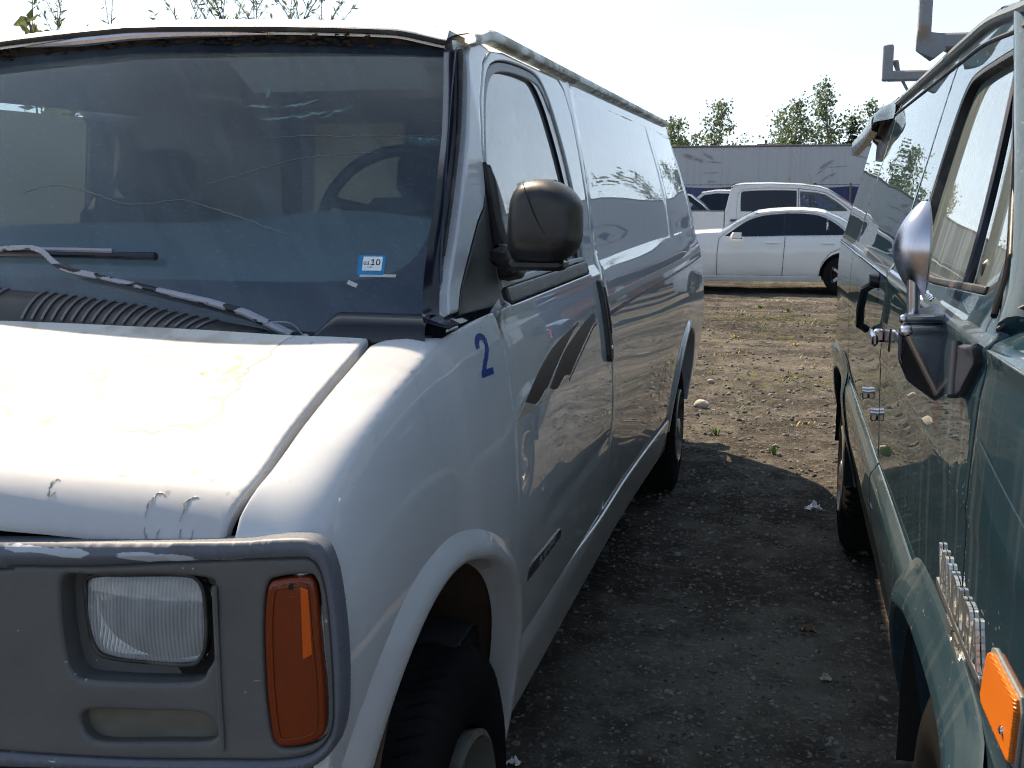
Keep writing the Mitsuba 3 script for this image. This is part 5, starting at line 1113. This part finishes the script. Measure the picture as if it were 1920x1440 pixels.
for i, x_ in enumerate(np.arange(-6.4, 13, 1.62)):
    put(Fe, 'post', cyl((x_, 34.0, 0), (x_, 34.0, 2.06), .035, 8), 'trailer_rail', 40)
    P3 = np.array([[[x_ + .03 + 1.56 * a, 34.03 + .05 * math.sin(a * 14 + i) + .03 * math.sin(b * 5 + i), .25 + 1.72 * b + .04 * math.sin(a * 3.14) * -b] for b in np.linspace(0, 1, 8)] for a in np.linspace(0, 1, 24)])
    put(Fe, 'tarp_sheet', grid(P3, flip=False), 'tarp_blue', 50)
put(Fe, 'top_wire', cyl((-6.4, 34.0, 2.02), (12.9, 34.0, 2.02), .012, 6), 'trailer_rail', 40)
# ---------------------------------------------------------------- trees and shrubs
bsdf('leaf_far', {'type': 'principledthin', 'base_color': proc(lambda p, n, uv: mix((.10, .135, .075), (.20, .25, .15), cell_rand(p.x * 2.2, p.y * 2.2, p.z * 2.2))), 'roughness': .6, 'diff_trans': 1.0, 'spec_trans': 0.0})
bsdf('leaf_spruce', {'type': 'twosided', 'b': {'type': 'diffuse', 'reflectance': rgb(.035, .055, .035)}})
bsdf('leaf_near', {'type': 'principledthin', 'base_color': proc(lambda p, n, uv: mix((.075, .10, .045), (.15, .17, .08), cell_rand(p.x * 14, p.y * 14, p.z * 14))), 'roughness': .5, 'diff_trans': 1.1, 'spec_trans': 0.0})
pr('bark_birch', proc(lambda p, n, uv: mix((.42, .40, .36), (.08, .07, .06), smoothstep(.55, .65, fbm(p.x * 5, p.y * 5, p.z * 14, 3)))), .9)
pr('bark_dark', (.06, .05, .045), .9); pr('stem_red', (.10, .06, .05), .8); pr('weed_green', (.16, .24, .05), .6); pr('weed_yellow', (.36, .30, .06), .6)
def leaves(P, size, r, aspect=.55, droop=0.0, axis=None):
    """a pointed leaf (two triangles folded along the rib) at every point."""
    n = len(P); d = r.normal(size=(n, 3)) if axis is None else axis + r.normal(size=(n, 3)) * .55
    d[:, 2] -= droop; d /= np.linalg.norm(d, axis=1, keepdims=True)
    s = np.cross(d, r.normal(size=(n, 3))); s /= np.linalg.norm(s, axis=1, keepdims=True); u = np.cross(s, d)
    L = size * r.uniform(.6, 1.25, (n, 1)); wv = s * L * aspect / 2
    v = np.stack([P, P + d * L * .45 + wv + u * L * .08, P + d * L, P + d * L * .45 - wv + u * L * .08], 1).reshape(-1, 3)
    k = np.arange(n)[:, None] * 4
    return tm(v, np.vstack([k + [0, 1, 2], k + [0, 2, 3]]))
def tree(label, x, y, H, seed, spread=.17, n=2600, size=.26, name='birch_tree', base=.10, group=None):
    r = np.random.default_rng(seed); t = thing(name, label, 'tree', group)
    sway = lambda z: np.array([x + .25 * math.sin(z * .5 + seed) * z / H, y + .2 * math.sin(z * .4 + seed * 2) * z / H, z])
    put(t, 'trunk', tube(np.array([sway(z) for z in np.linspace(-.1, H * .97, 12)]), np.linspace(.11, .015, 12) * H / 7, 8), 'bark_birch', 40)
    limbs, tips = [], []
    for i in range(34):
        h = H * (base + (1 - base) * ((i + r.random()) / 34) ** .85) * .97; a = r.uniform(0, 6.283)
        prof = (1 - h / H) ** .55 * (.55 + .45 * min(1, (h / H) / .25)); L = max(.25, H * spread * 1.7 * prof * r.uniform(.45, 1.35))
        p0 = sway(h); d = np.array([math.cos(a), math.sin(a), r.uniform(.5, 1.3)]); d /= np.linalg.norm(d)
        path = np.array([p0 + d * L * s + np.array([0, 0, -.12 * L * s * s]) for s in np.linspace(0, 1, 5)])
        limbs.append(tube(path, np.linspace(.025, .006, 5) * H / 7, 5)); tips.append((path, L))
    put(t, 'limb', cat(*limbs), 'bark_dark', 40, kind='stuff')
    w = np.array([q[1] for q in tips]); w = w / w.sum(); pts = []
    for (path, L), ww in zip(tips, w):
        m = int(n * 1.0 * ww); s = r.beta(2.2, 1.2, m); c = np.stack([np.interp(s, np.linspace(0, 1, 5), path[:, k]) for k in range(3)], -1)
        cl = r.integers(0, 5, m); off = r.normal(size=(5, 3)) * L * .16
        pts.append(c + off[cl] * 1.2 + r.normal(size=(m, 3)) * (.11 * L + .06))
    put(t, 'crown', leaves(np.vstack(pts), size * .62, r, .8), 'leaf_far', False, kind='stuff')
    return t
tree('leafy birch just right of the white van tail, first of the row behind the trailer', -6.15, 62, 5.9, 1, .17, 2200)
tree('slim birch close beside the first birch by the white van tail', -5.75, 63, 5.9, 2, .15, 1800)
tree('low bushy birch at the foot of the lone tall birch', -4.75, 62, 5.1, 3, .22, 1500, base=.02)
tree('lone pointed birch left of the utility pole', -3.75, 62, 6.7, 4, .17, 3000)
tree('broad birch with a ragged top right of the utility pole', .05, 62, 6.8, 5, .22, 3600)
tree('small birch tucked under the broad birch right of the utility pole', -.75, 63, 5.6, 6, .22, 1500, base=.02)
tree('tallest open-crowned birch, left of the dark spruce', 1.85, 62, 7.6, 7, .20, 3400)
tree('birch half hidden behind the teal van rear visor', 4.1, 62, 6.6, 8, .20, 2200)
for i in range(9):
    tree(['first', 'second', 'third', 'fourth', 'fifth', 'sixth', 'seventh', 'eighth', 'ninth'][i] + ' birch of the row running on behind the teal van', 7.5 + i * 4.3 + (i % 3), 61 + (i % 2) * 3, 6.2 + (i * 37 % 5) * .5, 20 + i, .2, 1300, group='birches further along the row')
for i in range(4):
    tree(['first', 'second', 'third', 'fourth'][i] + ' birch of the row going left behind the white van', -10.5 - i * 4.1, 62 + (i % 2) * 3, 6 + (i % 3) * .7, 40 + i, .2, 1000, group='birches behind the white van')
sp = thing('spruce_tree', 'small dark spruce with drooping whorls at the right of the tree row', 'tree'); r = np.random.default_rng(9)
put(sp, 'trunk', tube(np.array([[3.05, 62, 0], [3.05, 62, 5.9]]), [.10, .01], 8), 'bark_dark', 40)
br, pts, ax = [], [], []
for h in np.linspace(.8, 5.8, 22):
    L = 1.15 * (1 - h / 6.0) + .08
    for a in r.uniform(0, 6.283, 8):
        p0 = np.array([3.05, 62, h]); p1 = p0 + [math.cos(a) * L, math.sin(a) * L, -.25 * L]; br.append(tube(np.array([p0, (p0 + p1) / 2 + [0, 0, .03], p1]), [.018, .012, .004], 4))
        m = int(10 + 34 * L); s = r.random(m); pts.append(p0 + (p1 - p0) * s[:, None] + r.normal(size=(m, 3)) * .03); ax.append(np.tile((p1 - p0) / L, (m, 1)))
put(sp, 'branch', cat(*br), 'bark_dark', 40, kind='stuff'); put(sp, 'needles', leaves(np.vstack(pts), .17, r, .35, .3, np.vstack(ax)), 'leaf_spruce', False, kind='stuff')
up_ = thing('utility_pole', 'distant wooden utility pole with cross-arm above the trailer roof', 'utility pole')
put(up_, 'pole', cyl((-1.55, 75, 0), (-1.55, 75, 5.35), .11, 8, .09), 'bark_dark', 40); put(up_, 'cross_arm', box((-1.55, 75, 5.05), (1.1, .10, .12), .01), 'bark_dark', 40)
# weeds on the near side of the trailer
def stem_plant(t, base, H, r, n_leaf, size, lean, mat='leaf_near', stem='stem_red', aspect=.22, rad=.004, branches=0):
    p = spline([np.array(base) + np.array([lean[0] * s * s, lean[1] * s * s, H * s]) + r.normal(size=3) * .012 * H * (s > 0) for s in np.linspace(0, 1, 6)], 24)
    put(t, 'stem', tube(p, np.linspace(rad, rad * .3, len(p)), 5), stem, 40)
    pts = [p[(len(p) * 2 // 5):]]
    ax = [np.gradient(p, axis=0)[(len(p) * 2 // 5):]]; ms = []
    for b in range(branches):
        k = r.integers(len(p) // 3, len(p) - 3); a = r.uniform(0, 6.283); L = H * r.uniform(.08, .20)
        d = np.array([math.cos(a) * .6, math.sin(a) * .6, 1.0]); d /= np.linalg.norm(d)
        q = np.array([p[k] + d * L * s + np.array([0, 0, -.15 * L * s * s]) for s in np.linspace(0, 1, 8)]); ms.append(tube(q, np.linspace(rad * .5, rad * .2, 8), 4)); pts.append(q[1:]); ax.append(np.gradient(q, axis=0)[1:])
    if ms: put(t, 'twig', cat(*ms), stem, 40, kind='stuff')
    P = np.vstack(pts); A = np.vstack(ax); A /= np.linalg.norm(A, axis=1, keepdims=True); k = r.integers(0, len(P), n_leaf)
    put(t, 'leaves', leaves(P[k] + r.normal(size=(n_leaf, 3)) * .008, size, r, aspect, 0, A[k] * .7), mat, False, kind='stuff')
r = np.random.default_rng(77)
for i, (x_, hh) in enumerate(((-.35, 2.20), (-.02, 2.16), (.50, 2.14))):
    t = thing('tall_weed', ['yellow-topped weed above the pickup roof, leftmost of three', 'yellow-topped weed above the pickup roof, middle of three', 'thin yellow weed above the pickup roof, rightmost of three'][i], 'weed')
    stem_plant(t, (x_, 29.8, 0), hh, r, 60, .09, (0, 0), 'weed_yellow', 'weed_green', .5, .012, 7)
# willow shrubs and a sapling behind the white van, reaching over its roof
r = np.random.default_rng(31)
for i, (u0, y0_, top, nl, lab) in enumerate(((-5.25, 8.6, 3.35, 620, 'left-hand willow shrub of thin sprays above the white van roof'), (-4.60, 8.5, 3.55, 760, 'willow shrub above the middle of the white van windshield, fullest of the sprays'), (-4.28, 8.8, 3.60, 700, 'willow shrub with dark stems, right of the fullest spray over the van roof'))):
    t = thing('willow_shrub', lab, 'shrub')
    for k in range(4):
        stem_plant(t, (u0 + r.normal() * .25, y0_ + r.normal() * .3, 0), top * r.uniform(.93, 1.03), r, int(nl * .8), .066, (r.normal() * .35, r.normal() * .2), 'leaf_near', 'bark_dark', .2, .009, 18)
t = thing('sapling', 'sapling with broad leaves above the white van roof at far left', 'sapling')
stem_plant(t, (-5.42, 7.5, 0), 3.15, r, 26, .13, (.02, 0), 'leaf_near', 'stem_red', .6, .009, 0)
stem_plant(t, (-5.30, 7.55, 0), 2.78, r, 16, .11, (.12, 0), 'leaf_near', 'stem_red', .6, .007, 2)
for i in range(3):
    t = thing('willow_shrub', ['shrub seen through the passenger window of the white van', 'shrub behind the passenger side of the white van', 'shrub hidden beside the white van'][i], 'shrub')
    for k in range(4): stem_plant(t, (-3.6 - i * .8 + r.normal() * .2, 4.9 + i * 1.2 + r.normal() * .2, 0), r.uniform(1.9, 2.5), r, 260, .09, (r.normal() * .2, r.normal() * .2), 'leaf_near', 'bark_dark', .35, .012, 12)
# ---------------------------------------------------------------- the lot: dirt and gravel
def gz(x, y):
    p = np.stack([x, y, 0 * x], -1); far = sm(6.5, 9.0, y)
    h = .030 * (meshkit.fbm(p * [1.1, 1.6, 1], 4) - .5) + .016 * (meshkit.fbm(p * 6.0 + 5, 3, 3) - .5) + .010 * (meshkit.fbm(p * 26.0, 3, 9) - .5)
    rut = meshkit.fbm(np.stack([x * .35, y * 2.6 + .4 * np.sin(x), 0 * x], -1), 3, 21)
    h = h + far * .085 * (rut - .5) * sm(40, 20, y) + far * .02 * (meshkit.fbm(p * [2.0, 9.0, 1], 3, 4) - .5)
    near = np.clip(1 - np.abs(y - 3) / 9, 0, 1)
    return h - .012
gy_ = [1.2]
while gy_[-1] < 24: gy_.append(gy_[-1] * 1.0058 + .0006)
while gy_[-1] < 600: gy_.append(gy_[-1] * 1.12)
gy_ = np.array([-300, -60, -20, -6, -2, -.5, .4, .9] + gy_)
gx_ = np.concatenate([-np.geomspace(600, 2.2, 26), np.linspace(-2.1, -1.25, 16), np.linspace(-1.2, 1.75, 236), np.linspace(1.82, 3.2, 16), np.geomspace(3.4, 600, 26)])
X_, Y_ = np.meshgrid(gx_, gy_, indexing='ij')
Gp = np.stack([X_, Y_, gz(X_, Y_)], -1)
def dirt_col(p, n, uv):
    a = fbm(p.x * .9, p.y * 1.3, 2, 4); b = fbm(p.x * 9, p.y * 9, 5, 3); c = noise(p.x * 70, p.y * 70, 1); d = noise(p.x * 190, p.y * 190, 2)
    base = mix((.041, .038, .034), (.102, .094, .083), smoothstep(.30, .68, a * .55 + b * .45))
    streak = fbm(p.x * .55 + 3, p.y * 3.4 + .5 * fbm(p.x * 2, p.y, 1, 2), 6, 4); far = smoothstep(6.0, 9.0, p.y)
    base = base * (1 + far * (smoothstep(.45, .75, streak) * .34 - smoothstep(.5, .25, streak) * .30)) * (.72 + .62 * fbm(p.x * .8 + 20, p.y * .8, 12, 3))
    base = mix(base, (.18, .172, .158), .45 * smoothstep(.62, .9, c))
    base = mix(base, (.030, .029, .027), .5 * smoothstep(.35, .1, d))
    green = smoothstep(.60, .72, fbm(p.x * .5 + 7, p.y * .9, 9, 4)) * smoothstep(8.5, 11, p.y) * smoothstep(.5, .7, noise(p.x * 24, p.y * 24, 3))
    return mix(base, (.13, .135, .045), .45 * green)
bsdf('dirt', {'type': 'twosided', 'b': {'type': 'bumpmap', 'arbitrary': proc(lambda p, n, uv: .006 * fbm(p.x * 60, p.y * 60, 1, 3) + .010 * fbm(p.x * 22, p.y * 22, 4, 2), 2e-3), 'scale': 1.0, 'bsdf': {'type': 'diffuse', 'reflectance': proc(dirt_col)}}})
scene['ground'] = mikit.ply(grid(Gp), 'dirt', True); labels['ground'] = {'kind': 'structure'}
bsdf('pebble', {'type': 'twosided', 'b': {'type': 'diffuse', 'reflectance': proc(lambda p, n, uv: mix((.06, .058, .055), (.22, .212, .20), cell_rand(p.x * 31, p.y * 31, 1)))}})
def pebbles(n, r, smin, smax, ymax=19.0):
    y = np.exp(r.uniform(math.log(2.2), math.log(ymax), n)); x = r.uniform(-.27, .16, n) * y + .12 * r.normal(size=n)
    ic = trimesh.creation.icosphere(0); V0 = np.array(ic.vertices); F0 = np.array(ic.faces); nv = len(V0)
    s = smin + (smax - smin) * r.random(n) ** 3.2; s *= np.clip(y / 7, .55, 1.25)
    sc = np.stack([r.uniform(.7, 1.2, n), r.uniform(.7, 1.2, n), r.uniform(.45, .8, n)], -1) * s[:, None]
    a = r.uniform(0, 6.283, n); ca, sa = np.cos(a)[:, None], np.sin(a)[:, None]
    v = V0[None] * sc[:, None] * (1 + .16 * r.normal(size=(n, nv, 1)))
    vx = v[..., 0] * ca - v[..., 1] * sa; vy = v[..., 0] * sa + v[..., 1] * ca
    v = np.stack([vx + x[:, None], vy + y[:, None], v[..., 2] + (gz(x, y) + .12 * s)[:, None]], -1)
    f = (F0[None] + np.arange(n)[:, None, None] * nv).reshape(-1, 3)
    return tm(v.reshape(-1, 3), f)
r = np.random.default_rng(5)
labels['gravel'] = {'label': 'loose gravel and small stones strewn over the dirt lot', 'category': 'gravel', 'kind': 'stuff'}
scene['gravel'] = mikit.ply(pebbles(15000, r, .0035, .022), 'pebble', False)
def stone(label, x, y, s):
    m = trimesh.creation.icosphere(3); rr = np.random.default_rng(int(x * 100 + y * 1000) % 9999)
    m.vertices *= 1 + .5 * (meshkit.fbm(np.array(m.vertices) * 1.2 + rr.uniform(0, 50, 3), 3) - .5)[:, None]; m.vertices *= np.array([1.15, .95, .8]) * s; m.apply_translation((x, y, float(gz(np.array(x), np.array(y))) + s * .45))
    k = thing('stone', label, 'stone'); scene[k] = mikit.ply(m, 'stone_pale', 40)
pr('stone_pale', proc(lambda p, n, uv: mix((.30, .28, .24), (.42, .40, .35), fbm(p.x * 40, p.y * 40, p.z * 40, 3))), .85)
stone('rounded pale stone on sunlit dirt beside the white van rear wheel', -.60, 8.73, .048)
stone('small pale stone at the shadow edge, below the rounded stone', -.02, 7.35, .017)
stone('small stone beyond the rounded pale stone', -.61, 9.95, .025)
def weed(label, x, y, H, n, w=.5, mat='weed_green', seed=0, name='weed'):
    r = np.random.default_rng(seed + 500); t = thing(name, label, 'weed'); z0 = float(gz(np.array(x), np.array(y))); bl = []
    for i in range(n):
        a = r.uniform(0, 6.283); L = H * r.uniform(.6, 1.1); o = r.uniform(.1, w); p = np.array([[x + math.cos(a) * L * o * s ** 1.4 + .01 * math.cos(a), y + math.sin(a) * L * o * s ** 1.4, z0 - .005 + L * (s - .35 * o * s * s)] for s in np.linspace(0, 1, 6)])
        sd = np.cross(p[-1] - p[0], [0, 0, 1.0]); sd /= np.linalg.norm(sd) + 1e-9; ww = L * .11 * np.sin(np.linspace(.25, 3.14, 6))[:, None]
        put(t, 'leaf', grid(np.stack([p - sd * ww, p + [0, 0, .004], p + sd * ww], 1)), mat, 50)
weed('bright green weed in the sun, nearest the rounded pale stone', -.42, 7.70, .085, 12, .75, seed=1)
weed('thin green weed at the edge of the van shadow', -.03, 7.15, .075, 10, .45, seed=2)
weed('flat green weed left of the bright weed', -.60, 7.85, .03, 9, 1.3, seed=3)
weed('low yellow-green weed patch in front of the white sedan', -.35, 17.3, .10, 16, 1.3, seed=4)
weed('small weed at the sedan door, right of the low patch', .05, 17.0, .08, 12, 1.2, seed=5)
weed('dry yellow weed on the lit dirt mid-way to the sedan', -.55, 13.4, .07, 12, 1.4, 'weed_yellow', seed=6)
weed('dry yellow weed nearer the teal van mid-way to the sedan', .12, 12.6, .06, 12, 1.4, 'weed_yellow', seed=7)
weed('tiny green weed beyond the rounded stone', -.62, 10.4, .05, 8, 1.0, seed=8)
def scrap(name, label, x, y, s, mat, seed):
    r = np.random.default_rng(seed); z0 = float(gz(np.array(x), np.array(y))); n = 9
    P = np.array([[[x + s * (a - .5) * 1.4 + .2 * s * r.normal(), y + s * (b - .5) * .8 + .2 * s * r.normal(), z0 + .008 + s * .45 * abs(r.normal()) * (1 - abs(2 * a - 1))] for b in np.linspace(0, 1, n)] for a in np.linspace(0, 1, n)])
    k = thing(name, label, 'litter'); scene[k] = mikit.ply(grid(P), mat, 60)
pr('paper_white', (.72, .72, .74), .7); pr('leaf_brown', (.20, .11, .06), .8)
scrap('paper_scrap', 'crumpled white paper scrap on the shaded ground by the teal rear wheel', .19, 5.86, .05, 'paper_white', 3)
scrap('paper_scrap', 'pale scrap on the dark ground beside the white front wheel', -.70, 2.90, .025, 'paper_white', 4)
scrap('dead_leaf', 'brown dead leaf on the shaded ground between the vans', .13, 4.15, .03, 'leaf_brown', 5)
scrap('dead_leaf', 'pale dead leaf on the shaded ground nearer the teal front wheel', .18, 3.69, .022, 'stone_pale', 6)

def tuft(label, x, y, H, n, mat, seed):
    r = np.random.default_rng(seed); t = thing('grass_tuft', label, 'weed'); ms = []
    for i in range(n):
        bx, by = x + r.normal() * .09, y + r.normal() * .16; z0 = float(gz(np.array(bx), np.array(by))); a = r.uniform(0, 6.283); L = H * r.uniform(.5, 1.2)
        p = np.array([[bx + math.cos(a) * L * .6 * s ** 1.5, by + math.sin(a) * L * .6 * s ** 1.5, z0 - .004 + L * s * (1 - .3 * s)] for s in np.linspace(0, 1, 4)]); sd = np.array([-math.sin(a), math.cos(a), 0]) * L * .07 * np.array([1, 1.1, .8, .1])[:, None]
        ms.append(grid(np.stack([p - sd, p + sd], 1)))
    put(t, 'blades', cat(*ms), mat, 50, kind='stuff')
for i, (x, y, m, lab) in enumerate(((-.62, 16.0, 'weed_yellow', 'dry grass tuft on the lit dirt by the sedan front door'), (.35, 15.2, 'weed_green', 'green grass tuft on the lit dirt in front of the sedan rear door'), (-.25, 14.6, 'weed_green', 'small green tuft in the middle of the lit dirt'), (.30, 11.2, 'weed_yellow', 'dry tuft close to the teal van rear bumper'), (-.50, 11.6, 'weed_yellow', 'dry tuft by the white van tail'),
        (.10, 10.2, 'weed_green', 'green tuft in the lit dirt between the two van tails'), (-.30, 8.9, 'weed_green', 'low green tuft right of the rounded pale stone'), (.22, 8.1, 'weed_yellow', 'dry tuft at the lit edge by the teal rear wheel'), (-.10, 18.4, 'weed_green', 'green tuft in the shade under the sedan'))):
    tuft(lab, x, y, .035 + .002 * y, 22, m, 900 + i)
